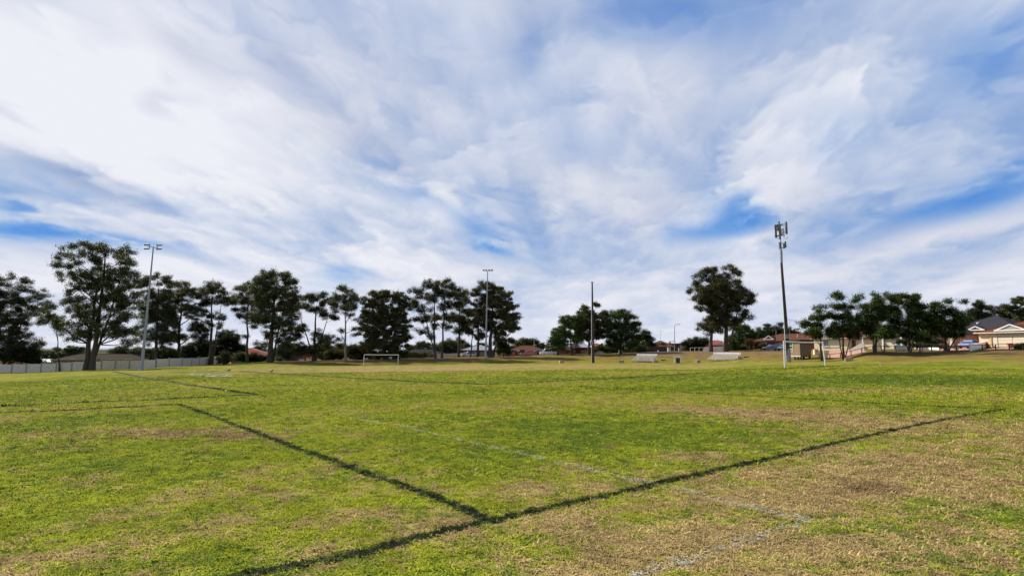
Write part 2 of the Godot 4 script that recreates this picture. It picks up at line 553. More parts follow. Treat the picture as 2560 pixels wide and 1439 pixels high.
func make_land() -> void:
	var az := PackedFloat32Array()
	var a := -180.0
	while a < 180.0:
		az.append(a)
		a += 0.22 if absf(a + 0.1) < 54.0 else 3.0
	var radii := PackedFloat32Array([0.0, 0.6, 1.3])
	var r := 2.0
	while r < 1500.0:
		radii.append(r)
		r *= 1.019 if r < 260.0 else 1.12
	var v := PackedVector3Array()
	var col := PackedColorArray()
	for rr in radii:
		for an in az:
			var x: float = rr * sin(deg_to_rad(an))
			var z: float = -rr * cos(deg_to_rad(an))
			v.append(Vector3(x, land(x, -z), z))
			col.append(ground_color(x, z) if absf(an) < 58.0 and rr < 300.0 or rr < 30.0 else Color(0.12, 0.13, 0.03))
	var idx := PackedInt32Array()
	var n := az.size()
	for k in radii.size() - 1:
		for i in n:
			var j := (i + 1) % n
			var p := k * n
			idx.append_array(PackedInt32Array([p + i, p + n + i, p + n + j, p + i, p + n + j, p + j]))
	var nr := PackedVector3Array()
	nr.resize(v.size())
	nr.fill(Vector3.ZERO)
	for k in range(0, idx.size(), 3):
		var f := (v[idx[k + 2]] - v[idx[k]]).cross(v[idx[k + 1]] - v[idx[k]])
		nr[idx[k]] += f
		nr[idx[k + 1]] += f
		nr[idx[k + 2]] += f
	for k in nr.size():
		nr[k] = nr[k].normalized() if nr[k].length_squared() > 1e-12 else Vector3.UP
	var arr := []
	arr.resize(Mesh.ARRAY_MAX)
	arr[Mesh.ARRAY_VERTEX] = v
	arr[Mesh.ARRAY_NORMAL] = nr
	arr[Mesh.ARRAY_COLOR] = col
	arr[Mesh.ARRAY_INDEX] = idx
	var mesh := ArrayMesh.new()
	mesh.add_surface_from_arrays(Mesh.PRIMITIVE_TRIANGLES, arr)
	var o := MeshInstance3D.new()
	o.name = "ground"
	o.mesh = mesh
	o.material_override = M.ground
	add_child(o)
	tag(o, "worn sports field of green and straw coloured turf rising to a dry bank", "", "", "structure")

# ---------------------------------------------------------------- lines on the turf
var dark_lines := [
	[[[585, 1444], [605, 1439], [900, 1384.5], [1064, 1341], [1216, 1305], [1500, 1243], [1914, 1149], [2131, 1100], [2314, 1059], [2382, 1046], [2514, 1023]], 0.15, "long dark burnt line crossing the near turf from corner to corner"],
	[[[1222, 1303], [1134, 1262], [1052, 1230], [900, 1179], [668, 1093], [562, 1053], [446, 1011]], 0.15, "dark burnt line running away over the green turf from the near junction"],
	[[[446, 1011], [197, 1025], [0, 1032], [-300, 1050]], 0.34, "faint dark line turning off the end of the dark line on the green turf"],
	[[[640, 987.5], [605, 988.5], [316, 1003], [0, 1016.6], [-300, 1032]], 0.46, "dark line meeting another at the sharp corner on the bright turf"],
	[[[640, 987], [492, 965], [387, 948], [281, 928.5]], 0.34, "dark line running from the sharp corner towards the grey wall"],
	[[[598, 929], [678, 933], [850, 943], [1201, 961]], 0.46, "dark line running past the two birds on the far turf"],
	[[[1201, 961], [1289, 958.6], [1588, 943], [1750, 932.5], [1815, 927.5], [1962, 921.8], [2064, 915], [2208, 912]], 0.42, "dark goal line running under the white goal beside the tall mast"],
	[[[1448, 966], [1660, 978], [1976, 995.5], [2187, 1008], [2514, 1023.6]], 0.13, "thin dark line crossing the dry turf to the line's far corner"],
]
var pale_lines := [
	[[[850, 1041], [990, 1062], [1096, 1087], [1300, 1133], [1500, 1180], [1624, 1207], [1732, 1232], [1856, 1263], [2017, 1299]], 0.13, "worn white chalk line crossing the dark line on the near turf"],
	[[[2030, 1296], [1914, 1336], [1790, 1377], [1603, 1436], [1500, 1470]], 0.13, "worn white chalk line on the dry straw turf"],
	[[[2230, 960], [2258, 957], [2400, 944], [2504, 936], [2600, 930]], 0.1, "faint white chalk line on the far green turf"],
]
var near_dark := {}              # ground segments [a, b, half width] for the tufts
var near_pale := {}

func dense(pts: Array) -> Array:
	var out := []
	for i in pts.size() - 1:
		var a := hit(pts[i][0], pts[i][1])
		var b := hit(pts[i + 1][0], pts[i + 1][1])
		var n := maxi(2, int(a.distance_to(b) / 0.35))
		for k in n:
			var p := a.lerp(b, float(k) / n)
			out.append(Vector3(p.x, land(p.x, -p.z), p.z))
	out.append(hit(pts[-1][0], pts[-1][1]))
	return out

func strip(pts: Array, half: float, lift: float) -> SurfaceTool:
	var st := tool()
	var le := []
	var ri := []
	for i in pts.size():
		var a: Vector3 = pts[maxi(i - 1, 0)]
		var b: Vector3 = pts[mini(i + 1, pts.size() - 1)]
		var t := (b - a)
		t.y = 0
		t = t.normalized()
		var s := Vector3(-t.z, 0, t.x)
		var p: Vector3 = pts[i] + s * rng.randf_range(-0.02, 0.02)
		for q in [[le, -1.0], [ri, 1.0]]:
			var e: Vector3 = p + s * q[1] * half * rng.randf_range(0.75, 1.2)
			e.y = land(e.x, -e.z) + lift + maxf(0.0, -e.z - 12.0) * 0.0009
			q[0].append(e)
	for i in pts.size() - 1:
		quad(st, le[i], ri[i], ri[i + 1], le[i + 1])
	return st

func make_lines() -> void:
	var dark := rough(0.024, 0.03, 0.016, M.coarse, 2.5, 0.95)
	for k in dark_lines.size():
		var l: Array = dark_lines[k]
		var pts := dense(l[0])
		var o := obj("dark_line", strip(pts, l[1] * 0.5, 0.004), dark)
		tag(o, l[2], "", "", "structure")
		for i in pts.size() - 1:
			if -pts[i].z < 75.0:
				remember(near_dark, [Vector2(pts[i].x, pts[i].z), Vector2(pts[i + 1].x, pts[i + 1].z), l[1] * 0.5, k])
	for l in pale_lines:
		var pts := dense(l[0])
		for i in pts.size() - 1:
			if -pts[i].z < 45.0:
				remember(near_pale, [Vector2(pts[i].x, pts[i].z), Vector2(pts[i + 1].x, pts[i + 1].z), l[1] * 0.5, 0])
	var pale := rough(0.4, 0.4, 0.37, M.coarse, 1.5, 0.95)
	# worn chalk: broken flecks rather than a full stripe
	for l in pale_lines:
		var st := tool()
		var pts := dense(l[0])
		for i in pts.size() - 1:
			var n := 10 if -pts[i].z < 20.0 else 8
			for k in n:
				var t := rng.randf()
				var p: Vector3 = pts[i].lerp(pts[i + 1], t) + Vector3(rng.randf_range(-1, 1), 0, rng.randf_range(-1, 1)) * l[1] * 0.5
				var an := rng.randf() * TAU
				var u := Vector3(cos(an), 0, sin(an)) * rng.randf_range(0.006, 0.022)
				var v := Vector3(-sin(an), 0, cos(an)) * rng.randf_range(0.004, 0.012)
				p.y = land(p.x, -p.z) + 0.012
				quad(st, p - u - v, p - u + v, p + u + v, p + u - v)
		var o := obj("chalk_line", st, pale)
		tag(o, l[2], "", "", "structure")
	# chalk spilled in the far left of the field
	var st := tool()
	for k in 190:
		var an := rng.randf() * TAU
		var q := sqrt(rng.randf())
		var p := hit(527 + 58 * q * cos(an), 938 + 4.2 * q * sin(an) + 0.02 * (58 * q * cos(an)))
		p.y += 0.05
		var s := rng.randf_range(0.05, 0.14)
		quad(st, p + Vector3(-s, 0, -s), p + Vector3(-s, 0, s), p + Vector3(s, 0, s), p + Vector3(s, 0, -s))
	tag(obj("chalk_patch", st, pale), "pale spilled chalk patch on the far turf", "", "", "structure")

func remember(cells: Dictionary, seg: Array) -> void:
	var c := Vector2i((seg[0] * 2.0).floor())
	for i in range(-1, 2):
		for j in range(-1, 2):
			var key := c + Vector2i(i, j)
			if not cells.has(key):
				cells[key] = []
			cells[key].append(seg)

func line_near(p: Vector2, cells: Dictionary) -> Vector2:        # distance to the line over its half width, and its number
	var best := 9.0
	var which := -1
	for s in cells.get(Vector2i((p * 2.0).floor()), []):
		var c := Geometry2D.get_closest_point_to_segment(p, s[0], s[1])
		var q: float = c.distance_to(p) / s[2]
		if q < best:
			best = q
			which = s[3]
	return Vector2(best, which)

func tuft_mesh(sd: int, blades: int, spread: float) -> ArrayMesh:
	var r := RandomNumberGenerator.new()
	r.seed = sd
	var st := tool()
	for k in blades:
		var an := r.randf() * TAU
		var base := Vector3(cos(an), 0, sin(an)) * spread * sqrt(r.randf())
		var dir := r.randf() * TAU
		var out := Vector3(cos(dir), 0, sin(dir))
		var side := Vector3(-sin(dir), 0, cos(dir)) * r.randf_range(0.0025, 0.005)
		var len := r.randf_range(0.03, 0.075)
		var up := r.randf_range(0.12, 0.7)
		var mid := base + (out * 0.6 + Vector3.UP * up) * len * 0.6
		var tip := mid + (out * 1.0 + Vector3.UP * (up - 0.55)) * len * 0.6
		var tone := r.randf_range(0.72, 1.25)
		st.set_color(Color(tone, tone * r.randf_range(0.93, 1.05), tone * r.randf_range(0.85, 1.1)))
		var n := side.cross(mid - base).normalized()
		n = n if n.y > 0 else -n
		st.set_normal(n.lerp(Vector3.UP, 0.4).normalized())
		for p in [base - side, mid + side, base + side, base - side, mid - side, mid + side, mid - side, tip, mid + side]:
			st.add_vertex(p)
	return st.commit()

func make_grass() -> void:
	var r := RandomNumberGenerator.new()
	r.seed = 404
	var where: Array[Transform3D] = []
	var tint := PackedColorArray()
	var bands := [[2.6, 8.0, 560.0, 0.82], [8.0, 14.0, 300.0, 1.0], [14.0, 26.0, 120.0, 1.3], [26.0, 42.0, 36.0, 1.9], [42.0, 70.0, 9.0, 2.2]]
	for b in bands:
		var half := deg_to_rad(49.0)
		var count := int(half * (b[1] * b[1] - b[0] * b[0]) * b[2])
		for k in count:
			var rr := sqrt(lerpf(b[0] * b[0], b[1] * b[1], r.randf()))
			var an := r.randf_range(-half, half)
			var x := rr * sin(an)
			var z := -rr * cos(an)
			var w := mixture(x, z)
			var fine := n_tuft.get_noise_2d(x, z)
			var pick := r.randf() * 0.6 + 0.2 + fine * 0.45
			var c: Color
			var size: float = b[3] * r.randf_range(0.75, 1.3)
			if pick < w.z:
				c = c_brown
			elif pick < w.z + w.x * 0.95:
				c = c_straw.lerp(c_brown, r.randf() * 0.35)
			elif r.randf() < w.y + 0.2 * fine:
				c = c_lush
			else:
				c = c_turf.lerp(c_lush, r.randf() * 0.35)
			c = c.lerp(c_straw, w.x * 0.25)
			var g := r.randf_range(0.78, 1.42) * (1.0 + 0.28 * n_spot.get_noise_2d(x * 1.7 + 31.0, z * 1.7))
			c = Color(c.r * g, c.g * g, c.b * g)
			var near := line_near(Vector2(x, z), near_dark)
			if near.x < r.randf_range(0.8, 1.35):
				c = Color(0.018, 0.026, 0.014)
				if r.randf() < 0.2:
					c = c_lush * 0.8
				size *= 1.1 if near.y < 1.5 else 1.25
			else:
				near = line_near(Vector2(x, z), near_pale)
				if near.x < 1.0 and r.randf() < 0.32:
					c = Color(0.36, 0.36, 0.32)
			var t := Transform3D(Basis(Vector3.UP, r.randf() * TAU).scaled(Vector3(size, size * r.randf_range(0.7, 1.2), size)), Vector3(x, land(x, -z), z))
			where.append(t)
			tint.append(c)
	var meshes := [tuft_mesh(1, 20, 0.055), tuft_mesh(2, 20, 0.06), tuft_mesh(3, 16, 0.05)]
	for k in 3:
		var mm := MultiMesh.new()
		mm.transform_format = MultiMesh.TRANSFORM_3D
		mm.use_colors = true
		mm.mesh = meshes[k]
		mm.instance_count = (where.size() - k + 2) / 3
		var n := 0
		for i in range(k, where.size(), 3):
			mm.set_instance_transform(n, where[i])
			mm.set_instance_color(n, tint[i])
			n += 1
		var o := MultiMeshInstance3D.new()
		o.name = numbered("grass")
		o.multimesh = mm
		o.material_override = M.grass
		add_child(o)
		tag(o, "short matted green and straw grass of the near field", "grass", "", "stuff")
	# fallen gum leaves and clippings
	var st := tool()
	for q in [[Vector3(-0.035, 0, 0), Vector3(0, 0.006, 0.009), Vector3(0.035, 0.003, 0), Vector3(0, 0.006, -0.009)]]:
		quad(st, q[0], q[1], q[2], q[3])
	var mm := MultiMesh.new()
	mm.transform_format = MultiMesh.TRANSFORM_3D
	mm.use_colors = true
	mm.mesh = st.commit()
	mm.instance_count = 260
	for k in 260:
		var rr := sqrt(r.randf_range(9.0, 400.0))
		var an := deg_to_rad(r.randf_range(-48, 48))
		var x := rr * sin(an)
		var z := -rr * cos(an)
		var b := Basis.from_euler(Vector3(r.randf_range(-0.5, 0.5), r.randf() * TAU, r.randf_range(-0.5, 0.5))).scaled(Vector3.ONE * r.randf_range(0.6, 1.2))
		mm.set_instance_transform(k, Transform3D(b, Vector3(x, land(x, -z) + 0.035, z)))
		mm.set_instance_color(k, [Color(0.36, 0.28, 0.17), Color(0.24, 0.12, 0.06), Color(0.4, 0.35, 0.26)][k % 3])
	var o := MultiMeshInstance3D.new()
	o.name = "leaf_litter"
	o.multimesh = mm
	o.material_override = M.grass
	add_child(o)
	tag(o, "dry fallen leaves scattered over the near turf", "leaves", "", "stuff")
	print("tufts ", where.size())

# ---------------------------------------------------------------- trees
var clumps := []

func clump_mesh(sd: int, leaves: int, radius: float, leaf: float) -> ArrayMesh:
	var r := RandomNumberGenerator.new()
	r.seed = sd
	var st := tool()
	for k in leaves:
		var p := Vector3(r.randfn(), r.randfn() * 0.75, r.randfn()) * radius * 0.5
		var dir := Vector3(r.randf_range(-1, 1), r.randf_range(-1.1, 0.5), r.randf_range(-1, 1)).normalized()
		var side := dir.cross(Vector3(r.randf_range(-1, 1), r.randf_range(-1, 1), r.randf_range(-1, 1))).normalized()
		var l := leaf * r.randf_range(0.7, 1.3)
		var w := l * r.randf_range(0.17, 0.28)
		var n := dir.cross(side)
		n = n if n.y > 0 else -n
		var tone := r.randf_range(0.75, 1.25)
		st.set_color(Color(tone, tone, tone * 0.95))
		st.set_normal((n + Vector3.UP * 0.3 + p.normalized() * 0.5).normalized())
		for q in [p - dir * l * 0.5, p + side * w, p - side * w, p - side * w, p + side * w, p + dir * l * 0.5]:
			st.add_vertex(q)
	return st.commit()

var leaf_gum := Color(0.1, 0.12, 0.058)
var leaf_olive := Color(0.115, 0.12, 0.055)
var leaf_green := Color(0.1, 0.158, 0.046)
var leaf_bush := Color(0.066, 0.092, 0.042)
var leaf_rust := Color(0.13, 0.085, 0.03)

# where: ground column and metres ahead. stems: [foot px, top px, top py, thickness px]. lobes: [px, py, half width px, half height px]. full: 1 = dense.
func tree(called: String, label: String, group: String, d: float, stems: Array, lobes: Array, leaf: Color, full := 1.0, bark: Material = null, size := 1.0, category := "tree") -> Node3D:
	var r := RandomNumberGenerator.new()
	r.seed = int(stems[0][0] * 7 + d * 131 + lobes.size())
	var base := gnd(stems[0][0], d)
	base.y -= 0.05
	var t := thing(called, label, category, base, 0.0, group)
	var s := d / FOCAL
	var wood: Material = bark if bark else M.bark
	var wide := 0.0
	for l in lobes:
		wide = maxf(wide, absf(l[0] - stems[0][0]) + l[2])
	wide *= s
	# stems
	var paths := []
	for k in stems.size():
		var sm: Array = stems[k]
		var foot := gnd(sm[0], d + (0.0 if k == 0 else r.randf_range(-0.8, 0.8))) - base
		foot.y -= 0.15
		var top := at(sm[1], sm[2], d) - base
		var pts := []
		var rad := []
		var w: float = sm[3] * s * 0.5
		var n := 7
		for i in n + 1:
			var q := float(i) / n
			var p := foot.lerp(top, q)
			p += Vector3(r.randf_range(-1, 1), 0, r.randf_range(-1, 1)) * 0.012 * (top.y - foot.y) * sin(q * PI)
			pts.append(p)
			rad.append(w * (1.25 if i == 0 else 1.0) * lerpf(1.0, 0.22, pow(q, 0.9)))
		var st := tool()
		tube(st, pts, rad, 8)
		obj("trunk", st, wood, t)
		paths.append([pts, rad])
	# lobes of foliage, each on its own limb
	var where: Array[Transform3D] = []
	var tint := PackedColorArray()
	var unit := 0.5 * size
	for l in lobes:
		var c := at(l[0], l[1], d) - base
		c.z += r.randf_range(-0.55, 0.55) * clampf(wide * 0.8, 0.3, 3.4)
		var grow := 1.1 if group.begins_with("gum trees") else 1.0
		var rx: float = l[2] * s * 1.16 * grow
		var ry: float = l[3] * s * 1.2 * grow
		var rz: float = clampf(rx * 0.95, 0.6, 4.5)
		# the limb
		var best := 1e9
		var from := Vector3.ZERO
		var fr := 0.1
		for p in paths:
			for i in range(2, p[0].size()):
				var a: Vector3 = p[0][i]
				var hd := Vector2(c.x - a.x, c.z - a.z).length()
				var want := c.y - hd * 0.75 - ry * 0.3
				var cost := absf(a.y - want) + hd * 0.5 + (3.0 if a.y > c.y else 0.0)
				if cost < best:
					best = cost
					from = a
					fr = p[1][i]
		var twigs := maxi(2, int(rx * ry / 1.6 / (size * size)) + 1)
		var mid := from.lerp(c, 0.55) + Vector3(0, -0.06 * from.distance_to(c), 0)
		var lr := minf(fr * 0.62, 0.05 + 0.018 * from.distance_to(c))
		var st := tool()
		tube(st, [from, mid, c], [lr, lr * 0.7, lr * 0.3], 5, false)
		# pads of leaves inside the lobe
		var pads := maxi(2, int(full * 2.05 * (rx * ry) / (unit * unit * 2.2)) + 1)
		for k in pads:
			var v := Vector3(r.randfn(), r.randfn(), r.randfn()).normalized() * pow(r.randf(), 0.42)
			var pc := c + Vector3(v.x * rx * 0.92, v.y * ry * 0.88, v.z * rz * 0.92)
			if k < twigs:
				tube(st, [mid.lerp(c, 0.5 + 0.5 * r.randf()), pc], [lr * 0.35, 0.015], 4, false)
			var pr := unit * r.randf_range(0.7, 1.25)
			var tone := r.randf_range(0.7, 1.3)
			var n := int(6 + 4 * full)
			for i in n:
				var q := Vector3(r.randfn(), absf(r.randfn()) * 0.62 - 0.15, r.randfn()) * pr * 0.75
				var b := Basis(Vector3(r.randf_range(-1, 1), r.randf_range(-1, 1), r.randf_range(-1, 1)).normalized(), r.randf() * TAU)
				where.append(Transform3D(b.scaled(Vector3.ONE * size * r.randf_range(0.7, 1.15)), pc + q))
				var g := tone * r.randf_range(0.8, 1.2)
				tint.append(Color(leaf.r * g * r.randf_range(0.9, 1.15), leaf.g * g, leaf.b * g))
		obj("limb", st, wood, t)
	var mm := MultiMesh.new()
	mm.transform_format = MultiMesh.TRANSFORM_3D
	mm.use_colors = true
	mm.mesh = clumps[int(stems[0][0]) % clumps.size()]
	mm.instance_count = where.size()
	for i in where.size():
		mm.set_instance_transform(i, where[i])
		mm.set_instance_color(i, tint[i])
	var o := MultiMeshInstance3D.new()
	o.name = "crown"
	o.multimesh = mm
	o.material_override = M.leaf
	o.set_meta("kind", "stuff")
	t.add_child(o)
	leaf_count += where.size()
	return t
var leaf_count := 0

func bush(called: String, label: String, group: String, d: float, px: float, lobes: Array, leaf: Color, full := 1.3, size := 0.9) -> Node3D:
	return tree(called, label, group, d, [[px, px, lobes[0][1], 3.0]], lobes, leaf, full, null, size, "shrub")

func make_trees() -> void:
	clumps = [clump_mesh(11, 40, 0.6, 0.25), clump_mesh(12, 42, 0.62, 0.23), clump_mesh(13, 38, 0.6, 0.27)]
	var row := "gum trees along the wall and bank"
	# left of the field
	tree("gum_tree", "broad gum tree behind the grey wall, its crown drooping over the panels", row, 129, [[-8, 0, 760, 13], [2, 60, 790, 8]],
		[[40, 722, 50, 32], [0, 745, 45, 35], [20, 775, 55, 30], [85, 745, 26, 26], [60, 800, 40, 24], [10, 815, 45, 28], [70, 850, 36, 26], [20, 850, 40, 28], [-40, 780, 50, 50], [100, 775, 18, 14], [85, 870, 20, 16]], leaf_gum, 0.55)
	tree("tall_gum_tree", "tallest twin-trunk gum tree with tiered crown standing before the grey wall", row, 114, [[216, 245, 690, 14], [231, 262, 640, 13], [228, 300, 700, 8]],
		[[210, 622, 42, 13], [262, 622, 30, 14], [190, 648, 34, 14], [303, 635, 28, 20], [325, 660, 22, 16], [240, 652, 34, 18], [175, 668, 28, 10], [180, 692, 36, 11], [215, 690, 30, 14], [265, 685, 40, 24], [320, 688, 34, 16], [345, 700, 18, 12], [230, 715, 42, 22],
		[200, 722, 26, 10], [300, 722, 42, 26], [215, 752, 44, 20], [270, 755, 44, 26], [325, 750, 30, 30], [180, 770, 26, 13], [205, 785, 34, 16], [260, 795, 40, 24], [315, 795, 36, 30], [225, 815, 36, 14], [290, 830, 36, 18], [330, 830, 26, 18], [210, 835, 30, 12], [245, 842, 24, 12], [300, 858, 22, 10], [160, 808, 16, 8], [140, 815, 14, 7], [175, 848, 16, 8]], leaf_gum, 0.56)
	tree("gum_tree", "side branch gum tree with thin drooping sprays between two tall gums", row, 120, [[150, 140, 800, 4]],
		[[118, 772, 18, 14], [135, 790, 20, 12], [110, 800, 16, 12], [148, 812, 16, 8], [130, 830, 14, 7]], leaf_gum, 0.6)
	tree("gum_tree", "dark gum tree with a thin airy top just beside the pale light mast", row, 146, [[390, 395, 720, 9]],
		[[400, 702, 26, 12], [372, 715, 22, 14], [425, 712, 18, 10], [395, 738, 34, 16], [405, 765, 36, 20], [370, 775, 26, 26], [395, 800, 38, 26], [425, 805, 22, 20], [380, 840, 32, 22], [412, 848, 28, 18]], leaf_gum, 0.75)
	tree("gum_tree", "flat-topped gum tree with pale lower trunk over the lit wall panels", row, 150, [[444, 455, 740, 9]],
		[[468, 722, 30, 10], [490, 735, 20, 12], [448, 738, 32, 16], [425, 745, 18, 14], [440, 768, 30, 14], [480, 770, 26, 10], [495, 785, 24, 12], [425, 785, 20, 12], [425, 838, 26, 14], [455, 845, 16, 8], [498, 815, 18, 16]], leaf_gum, 0.75)
	tree("gum_tree", "gum tree with bare forked limbs and a rounded cap of leaves", row, 150, [[526, 530, 740, 9], [530, 552, 760, 5]],
		[[530, 716, 24, 11], [515, 730, 18, 10], [545, 728, 22, 14], [535, 752, 32, 14], [565, 740, 20, 13], [505, 758, 18, 12], [520, 785, 22, 10], [552, 792, 16, 8], [512, 820, 22, 16], [500, 840, 20, 14], [535, 812, 14, 8]], leaf_gum, 0.7)
	tree("gum_tree", "slim gum tree with an open crown before the red tiled roof", row, 148, [[618, 618, 740, 7]],
		[[600, 722, 22, 11], [625, 720, 24, 12], [645, 735, 18, 16], [605, 745, 28, 14], [585, 755, 16, 12], [628, 760, 24, 15], [598, 775, 22, 12], [615, 795, 22, 9], [640, 790, 14, 8], [625, 845, 8, 5]], leaf_gum, 0.7)
	tree("tall_gum_tree", "large dark gum tree with thick straight trunk beside the red tiled roof", row, 137, [[675, 688, 715, 14], [680, 715, 740, 6]],
		[[672, 690, 26, 12], [700, 688, 26, 13], [722, 705, 18, 16], [650, 705, 18, 14], [685, 712, 38, 16], [665, 735, 34, 18], [710, 735, 34, 22], [735, 750, 14, 16], [650, 762, 28, 18], [690, 765, 40, 22], [725, 775, 22, 18], [650, 800, 28, 18], [690, 805, 34, 22], [720, 812, 22, 18], [668, 838, 16, 10], [705, 842, 24, 20], [715, 870, 18, 14], [652, 862, 14, 8]], leaf_gum, 0.75)
	tree("gum_tree", "spreading gum tree with many open arching limbs near the playground", row, 145, [[784, 790, 770, 9], [786, 750, 790, 5], [788, 820, 790, 5]],
		[[800, 742, 30, 10], [775, 752, 24, 12], [822, 752, 24, 14], [845, 768, 18, 12], [755, 765, 20, 12], [790, 770, 26, 12], [815, 782, 24, 12], [735, 790, 16, 12], [745, 820, 26, 13], [730, 835, 20, 14], [835, 795, 18, 8], [800, 840, 20, 14], [815, 850, 16, 16], [775, 880, 24, 12], [745, 870, 26, 14], [802, 870, 18, 14]], leaf_gum, 0.7)
	tree("slim_gum_tree", "slim pale-trunked gum tree with one small crown on a long bare stem", row, 141, [[864, 862, 742, 6]],
		[[856, 726, 18, 8], [868, 732, 14, 8], [845, 740, 14, 8], [860, 750, 22, 10], [884, 745, 14, 9], [862, 768, 20, 9], [890, 762, 16, 8], [868, 786, 14, 6], [905, 748, 12, 7], [838, 760, 12, 8], [882, 822, 7, 4], [846, 828, 6, 4], [848, 848, 5, 4]], leaf_gum, 0.7, M.pale_bark)
	tree("dense_tree", "dense dark rounded tree with foliage nearly to the ground behind the far goal", row, 142, [[962, 955, 750, 11], [985, 990, 770, 9]],
		[[945, 738, 24, 10], [968, 742, 24, 12], [930, 755, 26, 13], [990, 745, 22, 13], [1012, 758, 16, 12], [955, 768, 38, 18], [920, 780, 22, 16], [995, 775, 28, 16], [925, 805, 34, 18], [965, 800, 40, 22], [1000, 808, 26, 20], [930, 835, 36, 18], [970, 838, 42, 24], [1005, 840, 18, 18], [920, 858, 26, 14], [955, 868, 44, 22], [995, 872, 28, 18]], leaf_olive, 0.9)
	tree("gum_tree", "open gum tree with two straight dark trunks on the bank", row, 139, [[1087, 1085, 730, 7], [1104, 1112, 725, 6], [1090, 1050, 745, 4]],
		[[1075, 708, 24, 9], [1112, 712, 24, 12], [1130, 722, 18, 14], [1090, 722, 24, 10], [1042, 727, 18, 10], [1055, 742, 18, 9], [1108, 738, 32, 14], [1080, 752, 18, 8], [1140, 745, 20, 14], [1040, 765, 22, 11], [1065, 778, 18, 9], [1115, 768, 34, 10], [1085, 795, 26, 12], [1050, 800, 22, 9], [1120, 795, 22, 9], [1105, 815, 22, 10], [1060, 828, 16, 7], [1075, 840, 12, 6]], leaf_gum, 0.75)
	tree("gum_tree", "narrow gum tree standing between two wider gums on the bank", row, 147, [[1146, 1150, 740, 6]],
		[[1155, 735, 14, 10], [1165, 752, 14, 8], [1148, 760, 18, 8], [1160, 778, 22, 10], [1140, 792, 20, 10], [1160, 805, 26, 14], [1150, 828, 18, 10], [1130, 800, 12, 8]], leaf_gum, 0.8)
	tree("gum_tree", "wide dark gum tree with hanging outer leaves behind the pale light pole", row, 145, [[1193, 1200, 740, 7], [1224, 1232, 735, 11], [1230, 1270, 770, 6], [1176, 1185, 800, 4]],
		[[1215, 716, 20, 9], [1240, 722, 22, 11], [1190, 732, 16, 9], [1225, 740, 30, 10], [1262, 742, 18, 10], [1205, 755, 26, 12], [1250, 760, 26, 13], [1275, 768, 16, 14], [1185, 778, 22, 13], [1220, 785, 32, 18], [1260, 785, 24, 14], [1288, 795, 10, 14], [1190, 805, 26, 16], [1230, 815, 30, 16], [1268, 812, 20, 12], [1285, 825, 12, 10], [1250, 838, 16, 9], [1172, 828, 14, 12], [1200, 838, 18, 10]], leaf_olive, 1.0)
	# the middle
	var mid := "trees along the street behind the seats"
	tree("street_tree", "small low-branched dark tree with a round crown beside the parked white van", mid, 150, [[1394, 1394, 850, 5]],
		[[1395, 838, 16, 10], [1388, 852, 18, 10], [1404, 856, 16, 12], [1380, 868, 12, 8], [1398, 870, 16, 6]], leaf_green, 1.2)
	tree("street_tree", "rounded dark tree leaning over the solar roof", mid, 151, [[1430, 1425, 830, 6], [1436, 1448, 830, 4]],
		[[1415, 802, 18, 11], [1430, 815, 24, 13], [1405, 825, 16, 12], [1445, 800, 20, 12], [1425, 838, 26, 12], [1450, 825, 18, 14], [1440, 852, 20, 8]], leaf_green, 1.15)
	tree("street_tree", "taller tree with tufted top right behind the dark pole", mid, 152, [[1472, 1475, 800, 8]],
		[[1459, 772, 8, 9], [1456, 785, 12, 8], [1490, 764, 7, 7], [1475, 785, 18, 9], [1513, 785, 12, 8], [1478, 800, 28, 12], [1500, 798, 16, 12], [1460, 815, 20, 12], [1490, 822, 26, 16], [1465, 840, 24, 14], [1500, 842, 16, 10]], leaf_olive, 1.1)
	tree("street_tree", "domed leafy tree between the dark pole and the empty seats", mid, 151, [[1552, 1553, 810, 7]],
		[[1553, 780, 16, 9], [1540, 792, 18, 10], [1570, 794, 18, 11], [1512, 812, 14, 13], [1530, 812, 22, 12], [1560, 815, 30, 14], [1588, 815, 14, 16], [1515, 835, 18, 14], [1550, 840, 34, 14], [1582, 842, 22, 14], [1530, 858, 22, 10], [1560, 862, 34, 10]], leaf_green, 1.2)
	tree("street_tree", "conical dark tree with ragged edge beside the brown roof", mid, 172, [[1612, 1613, 850, 5]],
		[[1614, 832, 10, 8], [1608, 845, 16, 10], [1625, 848, 14, 10], [1600, 862, 16, 10], [1618, 864, 22, 8]], leaf_bush, 1.3)
	tree("tall_gum_tree", "great lone gum tree with two trunks on the bank above the seats", mid, 147, [[1779, 1782, 720, 9], [1815, 1818, 700, 12], [1820, 1855, 740, 6]],
		[[1768, 680, 18, 8], [1790, 678, 16, 8], [1825, 672, 20, 7], [1840, 685, 14, 9], [1775, 695, 24, 10], [1810, 692, 18, 10], [1745, 710, 16, 9], [1795, 712, 30, 11], [1842, 708, 12, 9], [1740, 728, 16, 9], [1765, 730, 26, 11], [1805, 735, 28, 12], [1850, 725, 22, 10], [1872, 738, 14, 9], [1745, 748, 18, 10], [1780, 755, 26, 13], [1825, 758, 24, 12], [1862, 755, 24, 10], [1884, 750, 9, 7], [1760, 770, 20, 9], [1800, 782, 32, 14], [1850, 778, 22, 9], [1872, 790, 14, 8], [1785, 805, 28, 14], [1825, 808, 26, 12], [1765, 818, 14, 11], [1795, 828, 28, 12], [1850, 800, 14, 7], [1740, 690, 6, 3], [1800, 720, 40, 24], [1800, 760, 44, 26], [1770, 745, 28, 22], [1840, 745, 26, 22], [1800, 800, 34, 20]], leaf_olive, 0.95)
